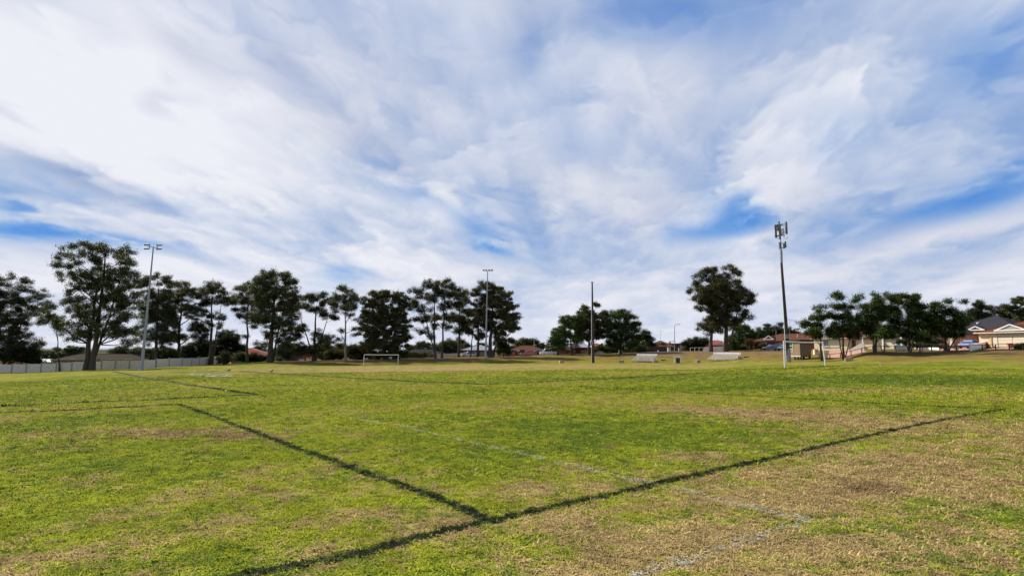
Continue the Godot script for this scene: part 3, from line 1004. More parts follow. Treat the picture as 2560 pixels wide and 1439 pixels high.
	tree("street_tree", "mid green bushy tree tucked behind the great lone gum", mid, 165, [[1852, 1852, 850, 5]],
		[[1850, 822, 24, 12], [1868, 835, 18, 12], [1835, 842, 20, 12], [1858, 852, 28, 12], [1838, 864, 20, 9], [1878, 858, 12, 10]], leaf_green, 1.3)
	# the right
	var side := "trees on the bank before the houses"
	tree("bank_tree", "airy grey-green tree with a leaning trunk behind the cabin", side, 98, [[2056, 2048, 810, 6]],
		[[2048, 775, 13, 9], [2038, 790, 17, 10], [2058, 795, 14, 10], [2020, 810, 14, 11], [2045, 812, 22, 10], [2068, 820, 18, 12], [2030, 832, 18, 10], [2055, 838, 24, 10], [2040, 822, 26, 12], [2075, 840, 16, 10]], leaf_green, 0.93, null, 0.8)
	tree("bank_tree", "dark tree with two leaf tufts standing clear above its flat crown", side, 97, [[2110, 2106, 790, 6], [2113, 2148, 765, 3], [2108, 2086, 755, 3]],
		[[2082, 742, 13, 7], [2099, 742, 10, 7], [2140, 745, 8, 6], [2153, 753, 9, 7], [2100, 766, 16, 8], [2122, 768, 20, 8], [2145, 772, 16, 8], [2160, 782, 12, 8], [2092, 790, 18, 10], [2118, 792, 24, 12], [2150, 800, 20, 12], [2100, 812, 24, 12], [2132, 820, 26, 12], [2112, 836, 30, 9], [2135, 840, 24, 8], [2150, 822, 20, 12]], leaf_green, 1.07, null, 0.8)
	tree("bank_tree", "tree with a wispy raised crest beside the flat-topped one on the bank", side, 96, [[2191, 2194, 790, 6], [2188, 2180, 760, 3]],
		[[2178, 742, 8, 7], [2184, 755, 8, 7], [2212, 742, 11, 6], [2206, 756, 18, 8], [2226, 752, 10, 6], [2192, 772, 18, 8], [2218, 770, 16, 8], [2182, 790, 20, 10], [2208, 792, 24, 12], [2175, 812, 18, 12], [2200, 818, 26, 14], [2182, 835, 20, 10], [2215, 832, 18, 10], [2232, 780, 18, 14], [2160, 800, 14, 12]], leaf_green, 1.07, null, 0.8)
	tree("bank_tree", "small young tree with a V-shaped stem on the leaf litter", side, 92, [[2212, 2214, 830, 4], [2211, 2196, 850, 2.5]],
		[[2214, 822, 20, 9], [2200, 832, 16, 8], [2228, 834, 14, 8], [2212, 842, 22, 6]], leaf_green, 0.98, null, 0.75)
	tree("bank_tree", "tall dense tree with a high rounded crown above the white porch", side, 96, [[2275, 2272, 790, 8], [2278, 2300, 800, 4]],
		[[2262, 738, 14, 7], [2278, 742, 14, 8], [2298, 748, 14, 8], [2255, 758, 18, 9], [2285, 762, 24, 10], [2310, 768, 12, 10], [2245, 778, 20, 10], [2275, 785, 26, 12], [2305, 790, 18, 12], [2240, 800, 22, 12], [2268, 812, 26, 12], [2298, 815, 22, 12], [2255, 830, 24, 10], [2285, 838, 26, 9], [2240, 820, 18, 14], [2312, 800, 16, 18], [2318, 826, 18, 12]], leaf_green, 1.17, null, 0.8)
	tree("bank_tree", "small dark tree with two thin stems on the leaf litter", side, 91, [[2302, 2300, 840, 4], [2305, 2312, 845, 2.5]],
		[[2298, 838, 18, 8], [2314, 842, 14, 7], [2304, 850, 18, 5]], leaf_green, 0.98, null, 0.75)
	tree("bank_tree", "spreading layered tree with a small cap of leaves on a thin upright stem", side, 95, [[2368, 2364, 805, 7], [2372, 2392, 758, 1.8], [2372, 2410, 815, 4]],
		[[2392, 750, 12, 6], [2400, 754, 10, 4], [2330, 765, 16, 8], [2345, 775, 20, 8], [2365, 785, 18, 9], [2335, 792, 22, 10], [2385, 798, 22, 9], [2410, 806, 20, 7], [2432, 805, 14, 6], [2345, 812, 26, 11], [2378, 818, 24, 9], [2405, 822, 18, 7], [2335, 832, 20, 9], [2365, 836, 24, 8], [2350, 800, 34, 16], [2390, 834, 22, 8], [2325, 812, 16, 14], [2320, 785, 14, 14]], leaf_green, 1.12, null, 0.8)
	# behind the houses
	var back := "tall trees behind the houses on the street"
	var behind := [
		[178, 2425, [[2412, 790, 16, 12], [2428, 782, 16, 12], [2440, 800, 20, 12], [2420, 808, 20, 10]], leaf_bush], [175, 2452, [[2446, 758, 12, 10], [2455, 768, 14, 10], [2448, 785, 18, 12], [2462, 800, 18, 14]], leaf_gum],
		[176, 2490, [[2480, 770, 10, 7], [2492, 778, 14, 9], [2475, 790, 16, 12], [2498, 798, 16, 12], [2485, 812, 18, 10]], leaf_olive], [174, 2514, [[2513, 768, 6, 10], [2512, 785, 10, 12], [2522, 800, 14, 12], [2508, 812, 16, 10]], leaf_gum],
		[168, 2552, [[2545, 758, 14, 9], [2560, 750, 16, 12], [2535, 770, 12, 6], [2556, 775, 18, 12], [2545, 798, 20, 14], [2570, 800, 24, 18], [2530, 812, 16, 10]], leaf_gum],
	]
	var tall := ["bushy dark tree rising behind the slate roof", "open-topped tree rising beside the slate roof's ridge", "olive tree rising behind the join of the two roofs", "narrow tree with a thin spire above the two roofs", "leafy tree overhanging the brown roof's white gable"]
	for k in behind.size():
		var b: Array = behind[k]
		tree("backyard_tree", tall[k], back, b[0], [[b[1], b[1], b[2][0][1] + 10, 5]], b[2], b[3], 1.0)
	# low far trees between the roofs: [px, top py, half width px, metres ahead, leaf]
	var G := leaf_gum
	var D := leaf_bush
	var O := leaf_olive
	var Y := leaf_green
	var far := [
		[60, 872, 26, 190, D, "left end of the grey wall"], [95, 876, 22, 200, D, "broad gum's shrub"], [118, 878, 20, 200, O, "pale metal roof, low and broad"], [140, 866, 9, 230, Y, "pale metal roof, thin and upright"], [158, 880, 18, 205, D, "pale metal roof, round and dark"], [185, 876, 18, 210, D, "brown roof's left end"], [215, 880, 22, 195, O, "tallest gum's trunks"],
		[300, 879, 24, 200, D, "brown roof's middle"], [330, 874, 20, 205, D, "brown roof's right end"], [348, 868, 14, 230, leaf_green, "pale light mast, small and upright"], [375, 878, 22, 200, D, "pale light mast, wide and dark"], [415, 870, 20, 215, D, "flat-topped gum's trunk"], [440, 878, 22, 205, O, "lit wall panels"],
		[600, 870, 16, 210, D, "red tiled roof's left end"], [645, 866, 16, 230, D, "red tiled roof's ridge"], [690, 872, 20, 215, D, "large dark gum's trunk"], [725, 866, 20, 220, D, "small pale roof"], [755, 868, 20, 215, O, "small pale roof's right end"], [785, 872, 20, 210, D, "playground"], [822, 866, 18, 220, D, "olive shrubs"], [850, 856, 16, 230, D, "slim gum's left side"],
		[882, 862, 14, 225, D, "slim gum's right side"], [905, 866, 16, 220, D, "far goal's left post"], [1030, 864, 18, 220, D, "long slate roof's left end"], [1052, 852, 12, 215, Y, "long slate roof, light and feathery"], [1072, 854, 12, 225, D, "long slate roof, narrow and dark"], [1098, 860, 16, 215, D, "open gum's two trunks"], [1125, 848, 22, 215, D, "cream fence"],
		[1150, 846, 16, 225, leaf_green, "narrow gum's trunk"], [1168, 856, 10, 210, Y, "blue-grey roof, small and round"], [1205, 856, 16, 215, D, "blue-grey roof's ridge"], [1290, 864, 18, 220, D, "cone-shaped shrub"], [1308, 846, 18, 200, G, "brown tiled roof, open and tall"], [1330, 846, 20, 200, D, "brown tiled roof, wide and dark"], [1358, 856, 13, 205, D, "brown tiled roof's right end"],
		[1392, 862, 14, 220, D, "solar panel roof"], [1440, 862, 14, 215, D, "two solar roofs"], [1525, 862, 20, 215, D, "domed tree's left side"], [1590, 860, 18, 215, D, "dark grey gabled house"], [1640, 858, 14, 220, D, "dark brown roof"], [1675, 856, 14, 225, O, "mailbox pillar"], [1700, 858, 14, 230, D, "street lamp"], [1740, 848, 18, 215, O, "bushy garden shrub"], [1765, 846, 14, 230, D, "white picket fence"],
		[1800, 852, 16, 230, D, "great gum's two trunks"], [1890, 836, 12, 265, D, "rust-coloured small tree"], [1905, 818, 16, 270, G, "white-gabled brick roof, at the wood's left end"], [1922, 810, 18, 275, G, "white-gabled brick roof, broad topped"], [1948, 806, 20, 275, G, "antenna mast, tallest of the wood"], [1972, 814, 14, 270, G, "antenna mast, narrow and leaning close"], [1990, 820, 14, 275, G, "cabin's roof"], [2008, 832, 18, 250, D, "airy grey-green tree"],
		[2085, 832, 20, 200, D, "maroon roof with tall windows"], [2150, 826, 24, 200, D, "maroon roof with the carport"], [2215, 822, 24, 195, D, "cream rendered house"], [2300, 816, 24, 190, D, "white-posted porch roof"], [2380, 806, 24, 185, D, "slate roof's left end"],
	]
	for f in far:
		var kind := 0 if f[4] == leaf_green else (2 if f[0] > 1895 and f[0] < 2000 else 1)
		var lab: String = ["small garden tree behind the ", "low background tree rising behind the ", "tall grey-green wood tree behind the "][kind] + f[5]
		var foot := 914.0 if f[0] < 560 else (895.0 if f[0] < 2020 else 872.0)
		var h: float = foot - f[1]
		var lobes := []
		f[2] *= 1.35 if f[0] < 560 else 1.1
		for k in 6:
			lobes.append([f[0] + f[2] * [0.0, -0.45, 0.45, -0.4, 0.4, 0.0][k], f[1] + h * [0.16, 0.28, 0.3, 0.58, 0.55, 0.75][k], f[2] * [0.55, 0.5, 0.5, 0.65, 0.65, 0.9][k], h * [0.15, 0.15, 0.15, 0.2, 0.2, 0.2][k]])
		tree(["garden_tree", "background_tree", "far_wood_tree"][kind], lab, ["garden trees far behind", "dark far trees above the roofs", "far wood behind the brown roof"][kind], f[3], [[f[0], f[0], f[1] + h * 0.3, 3.0]], lobes, leaf_gum, 1.1, null, 1.25)
	# shrubs
	bush("dark_shrub", "dark shrub spilling over the grey wall below the broad gum", "", 126, 55, [[52, 872, 26, 14], [78, 882, 26, 14], [35, 888, 26, 13], [60, 896, 34, 14], [80, 905, 22, 7], [20, 890, 20, 14]], leaf_bush)
	bush("dark_shrub", "long dark shrub along the top of the lit wall panels", "", 160, 490, [[470, 868, 16, 10], [450, 880, 22, 10], [490, 872, 26, 12], [515, 862, 22, 12], [520, 880, 26, 10], [540, 870, 22, 14], [480, 888, 26, 8]], leaf_bush)
	bush("dark_shrub", "large rounded shrub behind the wall's far end", "", 163, 565, [[562, 838, 26, 12], [582, 850, 22, 13], [548, 852, 22, 12], [565, 862, 34, 12], [590, 872, 22, 12], [555, 880, 30, 12]], leaf_bush)
	bush("dark_shrub", "dark shrub at the wall's end beside the red roof", "", 150, 560, [[556, 890, 14, 10], [566, 900, 14, 9], [551, 902, 10, 8]], leaf_bush)
	bush("dark_shrub", "row of low shrubs under the red tiled roof", "", 152, 625, [[598, 890, 14, 8], [618, 892, 18, 8], [640, 893, 18, 8], [655, 896, 12, 7], [610, 900, 22, 5], [640, 902, 18, 4]], leaf_bush)
	bush("dark_shrub", "dark understorey behind the wall beside the light mast", "", 150, 400, [[375, 880, 20, 10], [398, 874, 18, 11], [420, 880, 20, 10], [400, 892, 30, 8], [435, 890, 18, 8]], leaf_bush)
	bush("dark_shrub", "dark understorey above the brown roof's right end", "", 168, 315, [[290, 880, 18, 9], [312, 876, 18, 10], [335, 882, 16, 9]], leaf_bush)
	bush("dark_shrub", "dark understorey above the brown roof's left end", "", 168, 200, [[170, 880, 18, 9], [195, 876, 20, 10], [150, 886, 16, 8]], leaf_bush)
	bush("dark_shrub", "dark understorey between the large dark gum and the playground", "", 158, 720, [[700, 876, 16, 12], [722, 868, 18, 14], [742, 876, 16, 12], [712, 888, 14, 7]], leaf_bush)
	bush("dark_shrub", "dark understorey right of the playground", "", 158, 805, [[796, 870, 18, 14], [815, 862, 14, 12], [800, 888, 20, 9], [868, 882, 16, 10]], leaf_bush)
	bush("small_shrub", "single small shrub before the grey paling fence", "", 152, 698, [[698, 897, 6, 5], [694, 899, 5, 4]], leaf_green, 1.2, 0.6)
	bush("olive_shrub", "pale olive shrubs beside the playground", "", 155, 835, [[815, 882, 16, 9], [835, 880, 18, 9], [850, 888, 14, 9], [820, 894, 16, 8], [840, 896, 16, 6]], leaf_olive)
	bush("dark_shrub", "dark undergrowth filling the gap left of the far goal", "", 152, 895, [[880, 878, 14, 12], [900, 875, 16, 12], [885, 892, 16, 8], [915, 888, 18, 11], [925, 896, 20, 5]], leaf_bush)
	bush("dark_shrub", "dark undergrowth seen through the far goal", "", 146, 975, [[945, 886, 20, 10], [970, 888, 20, 9], [992, 888, 14, 8]], leaf_bush)
	bush("olive_shrub", "low olive shrubs under the long slate roof", "", 146, 1055, [[1030, 888, 12, 5], [1048, 886, 14, 6], [1068, 887, 12, 5], [1015, 890, 10, 5], [1085, 889, 10, 4]], leaf_olive, 1.2, 0.7)
	bush("cone_shrub", "cone-shaped dark shrub between two brick houses", "", 152, 1250, [[1250, 850, 9, 9], [1246, 862, 14, 10], [1262, 860, 12, 10], [1250, 876, 16, 10], [1268, 874, 12, 10], [1278, 850, 9, 9]], leaf_bush)
	bush("hedge_shrub", "dark hedge below the rounded street tree", "", 160, 1520, [[1495, 872, 14, 7], [1515, 870, 18, 8], [1540, 872, 16, 7], [1575, 872, 18, 7], [1600, 872, 16, 8]], leaf_bush)
	bush("garden_shrub", "bushy garden shrub hiding the pale metal roof", "", 170, 1735, [[1720, 858, 12, 8], [1738, 855, 16, 10], [1755, 858, 14, 10], [1730, 868, 18, 8], [1752, 868, 16, 7]], leaf_bush)
	bush("garden_shrub", "fresh green shrub beside the great gum's trunk", "", 158, 1832, [[1828, 855, 9, 10], [1836, 862, 8, 8]], leaf_green)
	bush("garden_shrub", "low dark shrubs along the street behind the great gum", "", 160, 1850, [[1830, 872, 14, 5], [1850, 870, 16, 6], [1870, 870, 14, 6]], leaf_bush)
	bush("rust_shrub", "rust-coloured small tree with bare grey stems beside the parked cars", "", 152, 1876, [[1870, 856, 9, 6], [1880, 854, 9, 6], [1888, 860, 7, 6]], leaf_rust, 1.2, 0.7)
	bush("garden_shrub", "clipped olive shrub by the brick house's drive", "", 150, 1904, [[1898, 868, 9, 6], [1906, 864, 8, 7]], leaf_olive, 1.3, 0.7)
	for p in [[2318, "clipped ball shrub left of the first bay window"], [2329, "clipped ball shrub between the two bay windows"], [2340, "clipped ball shrub before the second bay window"], [2347, "clipped ball shrub at the hedge's end by the drive"], [2251, "clipped ball shrub by the white porch door"], [2265, "clipped ball shrub by the porch's right post"]]:
		bush("topiary_ball", p[1], "clipped ball shrubs", 106, p[0], [[p[0], 854, 4.4, 4.2], [p[0] + 0.5, 854, 3.5, 3.8]], leaf_bush, 2.2, 0.42)
	bush("low_hedge", "low clipped hedge curving below the ball shrubs", "", 104, 2330, [[2290, 864, 14, 3.5], [2312, 864, 14, 3.5], [2332, 865, 14, 3.5], [2348, 869, 10, 4]], leaf_bush, 1.8, 0.5)
	bush("low_hedge", "rounded dark garden bush beside the pink drive", "", 92, 2545, [[2536, 868, 9, 5], [2552, 866, 12, 6], [2566, 866, 10, 6]], leaf_bush, 1.8, 0.55)
	print("leaf clumps ", leaf_count)

# ---------------------------------------------------------------- houses
func facing(px: float, d: float, off := 0.0) -> float:       # the turn that makes a front look at the camera, plus an offset in degrees
	var p := at(px, 880, d)
	return atan2(-p.x, d) + deg_to_rad(off)

func on_face(h: Node3D, px: float, py: float) -> Vector2:    # a pixel on a front wall, in the wall's own metres
	var inv := h.transform.affine_inverse()
	var o := inv * EYE
	var r := inv.basis * ray(px, py)
	var t := -o.z / r.z
	return Vector2(o.x + r.x * t, o.y + r.y * t)

func rect(h: Node3D, a: Array) -> Rect2:                     # [px0, py0, px1, py1]
	var p := on_face(h, a[0], a[3])
	var q := on_face(h, a[2], a[1])
	return Rect2(p, q - p).abs()

func house(label: String, px: float, d: float, off: float, w: float, dp: float, wall_h: float, roof_h: float, wall: Material, roof: Material, kind := "hip", trim: Material = null, lift := 0.0) -> Node3D:
	var base := gnd(px, d)
	base.y += lift
	var h := thing("house", label, "house", base, facing(px, d, off), "houses round the field")
	box("wall", Vector3(0, wall_h * 0.5 - 0.6, -dp * 0.5), Vector3(w, wall_h + 1.2, dp), wall, h)
	var o := 0.55
	var x := w * 0.5 + o
	var z0 := o
	var z1 := -dp - o
	var zm := -dp * 0.5
	var e := wall_h + 0.02
	var rx := x - (dp * 0.5 + o) * 0.95 if kind == "hip" else x
	rx = maxf(rx, 0.4)
	var t := e + roof_h
	var st := tool()
	quad(st, Vector3(-x, e, z0), Vector3(x, e, z0), Vector3(rx, t, zm), Vector3(-rx, t, zm))
	quad(st, Vector3(x, e, z1), Vector3(-x, e, z1), Vector3(-rx, t, zm), Vector3(rx, t, zm))
	if kind == "hip":
		tri(st, Vector3(x, e, z0), Vector3(x, e, z1), Vector3(rx, t, zm))
		tri(st, Vector3(-x, e, z1), Vector3(-x, e, z0), Vector3(-rx, t, zm))
	quad(st, Vector3(-x, e, z1), Vector3(x, e, z1), Vector3(x, e, z0), Vector3(-x, e, z0))
	var r := obj("roof", st, roof, h)
	if kind != "hip":
		for s in [-1.0, 1.0]:
			var g := tool()
			var xx: float = s * w * 0.5
			if s > 0:
				tri(g, Vector3(xx, e, 0), Vector3(xx, e, -dp), Vector3(xx, t - 0.25, zm))
			else:
				tri(g, Vector3(xx, e, -dp), Vector3(xx, e, 0), Vector3(xx, t - 0.25, zm))
			obj("gable_wall", g, wall, h)
	var tm: Material = trim if trim else M.pale_cream
	box("gutter", Vector3(0, e - 0.02, z0 + 0.06), Vector3(x * 2.0, 0.16, 0.12), tm, r)
	# ridge and hip caps
	rod("ridge_cap", Vector3(-rx, t, zm), Vector3(rx, t, zm), 0.1, roof, r, -1, 6)
	if kind == "hip":
		for s in [-1.0, 1.0]:
			rod("hip_cap", Vector3(s * rx, t, zm), Vector3(s * x, e + 0.03, z0), 0.09, tm if trim == M.white else roof, r, -1, 6)
	h.set_meta("eave", e)
	return h

func window(h: Node3D, a: Array, bars := 1) -> void:
	var q := rect(h, a)
	var c := q.get_center()
	var f := box("window", Vector3(c.x, c.y, 0.03), Vector3(q.size.x, q.size.y, 0.1), M.white, h)
	var n := bars + 1
	var pw := (q.size.x - 0.08 * (n + 1)) / n
	for k in n:
		box("pane", Vector3(q.position.x + 0.08 + pw * 0.5 + k * (pw + 0.08), c.y, 0.075), Vector3(pw, q.size.y - 0.16, 0.02), M.glass, f)
	box("sill", Vector3(c.x, q.position.y - 0.04, 0.07), Vector3(q.size.x + 0.15, 0.08, 0.18), M.pale_cream, f)

func garage(h: Node3D, a: Array, m: Material, lights := 0) -> void:
	var q := rect(h, a)
	var c := q.get_center()
	var fr := box("garage_frame", Vector3(c.x, c.y, 0.015), Vector3(q.size.x + 0.24, q.size.y + 0.14, 0.05), M.pale_cream, h)
	var n := 4
	for k in n:
		box("garage_panel", Vector3(c.x, q.position.y + q.size.y * (k + 0.5) / n, 0.06), Vector3(q.size.x, q.size.y / n - 0.03, 0.05), m, h)
	for k in lights:
		var s := SphereMesh.new()
		s.radius = q.size.x / lights * 0.3
		s.height = s.radius * 2.0
		s.is_hemisphere = true
		s.radial_segments = 10
		s.rings = 4
		var l := shape("fanlight", s, M.glass, h, Vector3(q.position.x + q.size.x * (k + 0.5) / lights, q.end.y - 0.42, 0.075))
		l.scale = Vector3(1, 0.8, 0.1)

func door(h: Node3D, a: Array, m: Material) -> void:
	var q := rect(h, a)
	var c := q.get_center()
	var d := box("door", Vector3(c.x, c.y, 0.02), Vector3(q.size.x, q.size.y, 0.08), m, h)
	box("handle", Vector3(q.end.x - 0.12, c.y - 0.05, 0.08), Vector3(0.05, 0.16, 0.06), M.galv, d)

func wall_patch(h: Node3D, called: String, a: Array, m: Material, z := 0.05) -> void:
	var q := rect(h, a)
	var c := q.get_center()
	box(called, Vector3(c.x, c.y, z * 0.5), Vector3(q.size.x, q.size.y, z), m, h)

func front_gable(h: Node3D, a: Array, fill: Material, roof: Material, trim: Material) -> void:      # [left px, apex py, right px, base py]
	var q := rect(h, a)
	var e: float = h.get_meta("eave")
	var xm := q.get_center().x
	var y0 := q.position.y
	var y1 := q.end.y
	var x0 := q.position.x
	var x1 := q.end.x
	var back := -(y1 - e) * 1.8 - 1.0
	var st := tool()
	quad(st, Vector3(x0, y0, 0.5), Vector3(xm, y1, 0.5), Vector3(xm, y1, back), Vector3(x0, y0, back))
	quad(st, Vector3(xm, y1, 0.5), Vector3(x1, y0, 0.5), Vector3(x1, y0, back), Vector3(xm, y1, back))
	var g := obj("gable_roof", st, roof, h)
	st = tool()
	tri(st, Vector3(x0, y0, 0.42), Vector3(x1, y0, 0.42), Vector3(xm, y1 - 0.06, 0.42))
	obj("gable_infill", st, fill, g)
	var t := 0.2
	for s in [[x0, 1.0], [x1, -1.0]]:
		var a3 := Vector3(s[0], y0, 0.5)
		var b3 := Vector3(xm, y1, 0.5)
		var dir := (b3 - a3).normalized()
		var up := Vector3.BACK.cross(dir) if dir.x > 0 else dir.cross(Vector3.BACK)
		box("barge_board", (a3 + b3) * 0.5 - up * t * 0.5, Vector3(a3.distance_to(b3), t, 0.1), trim, g, Basis(dir, up, dir.cross(up)))
	box("gable_beam", Vector3(xm, y0 - 0.04, 0.48), Vector3(x1 - x0, 0.2, 0.12), trim, g)

func make_houses() -> void:
	var h: Node3D
	h = house("low brown-roofed house behind the grey wall and the tallest gum", 262, 150, 0, 21.5, 11, 2.5, 1.5, M.tan, M.roof_dark, "hip", M.tan, -0.2)
	window(h, [170, 897, 188, 905]); window(h, [262, 897, 285, 905]); wall_patch(h, "brick_pier", [240, 896, 248, 916], M.brown_brick); window(h, [310, 897, 330, 905])
	h = house("dark-roofed house with a white gutter behind the wall under the broad gum", 0, 150, 0, 14, 10, 2.4, 1.6, M.brown_brick, M.roof_brown, "hip", M.white, -0.9)
	window(h, [-10, 910, 8, 918])
	h = house("house with a low pale metal roof between the wall and far trees", 135, 175, -8, 8, 7, 2.3, 0.8, M.brown_brick, M.roof_pale, "gable", M.white, 0.2)
	window(h, [125, 900, 135, 906])
	h = house("house with red tiled hip roof and white ridge caps beyond the shrubs", 628, 172, 8, 11, 10, 2.5, 1.9, M.tan, M.roof_red, "hip", M.white, -0.4)
	window(h, [612, 889, 630, 896]); window(h, [645, 889, 660, 896])
	h = house("small brick house with pale blue-grey roof behind the paling fence", 732, 182, 0, 6.0, 6, 2.3, 1.0, M.brown_brick, M.roof_pale, "hip", M.dark, 0.2)
	window(h, [722, 889, 732, 895])
	h = house("house with a long dark slate roof behind the far goal", 1060, 158, 6, 14.5, 10, 2.3, 1.7, M.pale_cream, M.roof_slate, "hip", M.dark, -1.6)
	window(h, [1025, 888, 1045, 892]); window(h, [1075, 888, 1085, 893])
	h = house("blue-grey roofed house with a white garage door behind the pale light pole", 1196, 160, 0, 9.4, 9, 2.2, 1.5, M.brick, M.roof_metal, "hip", M.brown_brick, -0.6)
	garage(h, [1161, 880, 1187, 890], M.white); window(h, [1200, 880, 1214, 886]); door(h, [1220, 880, 1226, 890], M.dark)
	h = house("wide house with a brown tiled roof behind two red cars", 1316, 166, 0, 12.4, 10, 2.3, 1.9, M.brown_brick, M.roof_brown, "hip", M.brown_brick, -1.3)
	window(h, [1280, 873, 1292, 880]); wall_patch(h, "porch_post", [1295, 872, 1297, 886], M.pale_cream, 0.4); door(h, [1300, 874, 1312, 886], M.dark); window(h, [1340, 873, 1356, 880])
	h = house("brick house with solar panels across its roof beside the white van", 1402, 164, -6, 8.4, 9, 2.3, 1.3, M.brick, M.roof_dark, "gable", M.brown_brick, -0.5)
	var sp := tool()
	for k in 5:
		var bs := Basis(Vector3.RIGHT, -atan2(1.3, 5.05) + PI / 2 - PI / 2)
		bx(sp, Vector3(-3.0 + k * 1.25, 2.97, -1.8), Vector3(1.15, 0.05, 2.6), Basis(Vector3.RIGHT, atan2(1.3, 5.05)))
	obj("solar_panel", sp, M.solar, h)
	wall_patch(h, "gable_panel", [1412, 866, 1428, 874], M.cream, 0.3); window(h, [1380, 876, 1396, 882]); door(h, [1414, 876, 1421, 887], M.dark)
	h = house("brick house with a blue-grey roof and tan garage behind the tufted tree", 1456, 166, -4, 5.4, 8, 2.3, 1.4, M.brick, M.roof_metal, "hip", M.brown_brick, -0.5)
	garage(h, [1454, 876, 1466, 886], M.tan)
	h = house("house with a red roof edge showing beside the dark pole", 1490, 170, 0, 4.6, 7, 2.4, 1.0, M.pale_cream, M.roof_red, "hip", M.brick, -0.3)
	window(h, [1492, 873, 1499, 879])
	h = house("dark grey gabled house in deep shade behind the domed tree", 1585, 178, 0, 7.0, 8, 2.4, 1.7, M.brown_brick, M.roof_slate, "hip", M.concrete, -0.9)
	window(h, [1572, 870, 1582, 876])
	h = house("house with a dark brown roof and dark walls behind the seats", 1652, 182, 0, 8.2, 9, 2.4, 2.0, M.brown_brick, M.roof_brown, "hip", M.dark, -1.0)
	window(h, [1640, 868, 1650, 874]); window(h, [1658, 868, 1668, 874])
	h = house("low house with a flat pale blue metal roof behind the street lamp", 1708, 186, 0, 6.4, 7, 2.5, 0.5, M.brown_brick, M.roof_pale, "gable", M.roof_pale)
	window(h, [1700, 862, 1708, 868])
	h = house("orange brick house glimpsed between the great gum's trunks", 1788, 192, 0, 8.2, 8, 2.7, 1.5, M.pink_brick, M.roof_red, "hip", M.pink_brick, -0.8)
	window(h, [1768, 858, 1776, 864]); window(h, [1795, 858, 1803, 864])
	h = house("brick house with brown tiled roof and small white gable behind the parked cars", 1968, 152, -22, 18, 11, 2.45, 2.0, M.brick, M.roof_brown, "hip", M.brown_brick, 0.0)
	front_gable(h, [1911, 838, 1937, 848], M.brown_brick, M.roof_brown, M.white)
	wall_patch(h, "pale_wall", [1907, 855, 1917, 872], M.pale_cream, 0.12); door(h, [1928, 857, 1935, 874], M.dark); window(h, [1940, 858, 1950, 868]); garage(h, [1952, 856, 1975, 874], M.concrete)
	rod("vent_pipe", Vector3(2.0, 3.4, -2.5), Vector3(2.0, 4.3, -2.5), 0.06, M.white, h)
	h = house("cream house with maroon roof, tall windows and a cream garage door", 2080, 124, -26, 7.2, 9, 2.5, 1.7, M.cream, M.roof_maroon, "hip", M.pale_cream, 0.1)
	front_gable(h, [2058, 834, 2080, 841], M.roof_maroon, M.roof_maroon, M.white)
	window(h, [2060, 849, 2072, 866], 2); garage(h, [2078, 848, 2098, 868], M.pale_cream)
	h = house("cream house with maroon roof and a carport pipe beside the leaf litter", 2134, 122, -26, 8, 9, 2.6, 1.8, M.cream, M.roof_maroon, "hip", M.pale_cream, 0.1)
	garage(h, [2102, 848, 2118, 868], M.pale_cream); window(h, [2124, 850, 2130, 856]); door(h, [2122, 856, 2130, 870], M.dark); wall_patch(h, "brick_panel", [2131, 850, 2140, 872], M.brown_brick, 0.06)
	rod("carport_post", Vector3(2.6, -0.3, 0.9), Vector3(2.6, 2.5, 0.9), 0.13, M.white, h)
	h = house("cream rendered house with broad garage doors behind the wispy tree", 2200, 118, -26, 9, 9, 2.7, 1.6, M.pale_cream, M.roof_slate, "hip", M.pale_cream, 0.1)
	garage(h, [2196, 848, 2214, 868], M.cream); wall_patch(h, "brick_panel", [2165, 846, 2184, 868], M.pink_brick, 0.05); garage(h, [2167, 850, 2182, 868], M.pale_cream)
	h = house("dark-roofed house with a white-posted porch and white gable", 2262, 114, -26, 8.4, 9, 2.6, 2.0, M.tan, M.roof_dark, "hip", M.white, 0.1)
	front_gable(h, [2236, 819, 2266, 832], M.white, M.roof_dark, M.white)
	window(h, [2240, 844, 2248, 862]); door(h, [2249, 843, 2256, 866], M.white); window(h, [2258, 844, 2268, 862])
	for x in [-3.3, 0.2, 2.6]:
		box("porch_post", Vector3(x, 1.2, 1.0), Vector3(0.28, 2.9, 0.28), M.white, h)
	box("porch_roof", Vector3(-0.3, 2.66, 0.6), Vector3(7.2, 0.14, 1.5), M.roof_dark, h)
	h = house("pink brick house with white-framed bay windows behind the ball shrubs", 2338, 112, -26, 9.2, 10, 2.6, 2.2, M.pink_brick, M.roof_slate, "hip", M.white, 0.1)
	front_gable(h, [2345, 828, 2366, 838], M.white, M.roof_slate, M.white)
	window(h, [2326, 844, 2336, 860], 1); window(h, [2342, 844, 2352, 860], 1); wall_patch(h, "porch_pillar", [2378, 838, 2384, 866], M.pale_cream, 0.5)
	h = house("red brick house with high slate roof and arched-light double garage", 2448, 112, -27, 13.8, 14, 2.75, 3.4, M.brick, M.roof_slate, "hip", M.pale_cream, 0.15)
	front_gable(h, [2420, 814, 2466, 825], M.roof_brown, M.roof_slate, M.white)
	garage(h, [2404, 842, 2464, 869], M.pale_cream, 8)
	var v := SphereMesh.new()
	v.radius = 0.3
	v.height = 0.6
	shape("roof_vent", v, M.galv, h, Vector3(-1.2, 4.6, -3.2))
	h = house("cream garage house with brown tiled roof and a wide white gable", 2558, 99, -28, 13, 11, 2.65, 2.3, M.cream, M.roof_brown, "hip", M.pale_cream, 0.1)
	front_gable(h, [2490, 808, 2572, 826], M.concrete, M.roof_brown, M.white)
	garage(h, [2499, 833, 2531, 866], M.pale_cream); garage(h, [2538, 832, 2580, 866], M.pale_cream)
	wall_patch(h, "corner_board", [2487, 832, 2494, 867], M.pale_cream, 0.12)

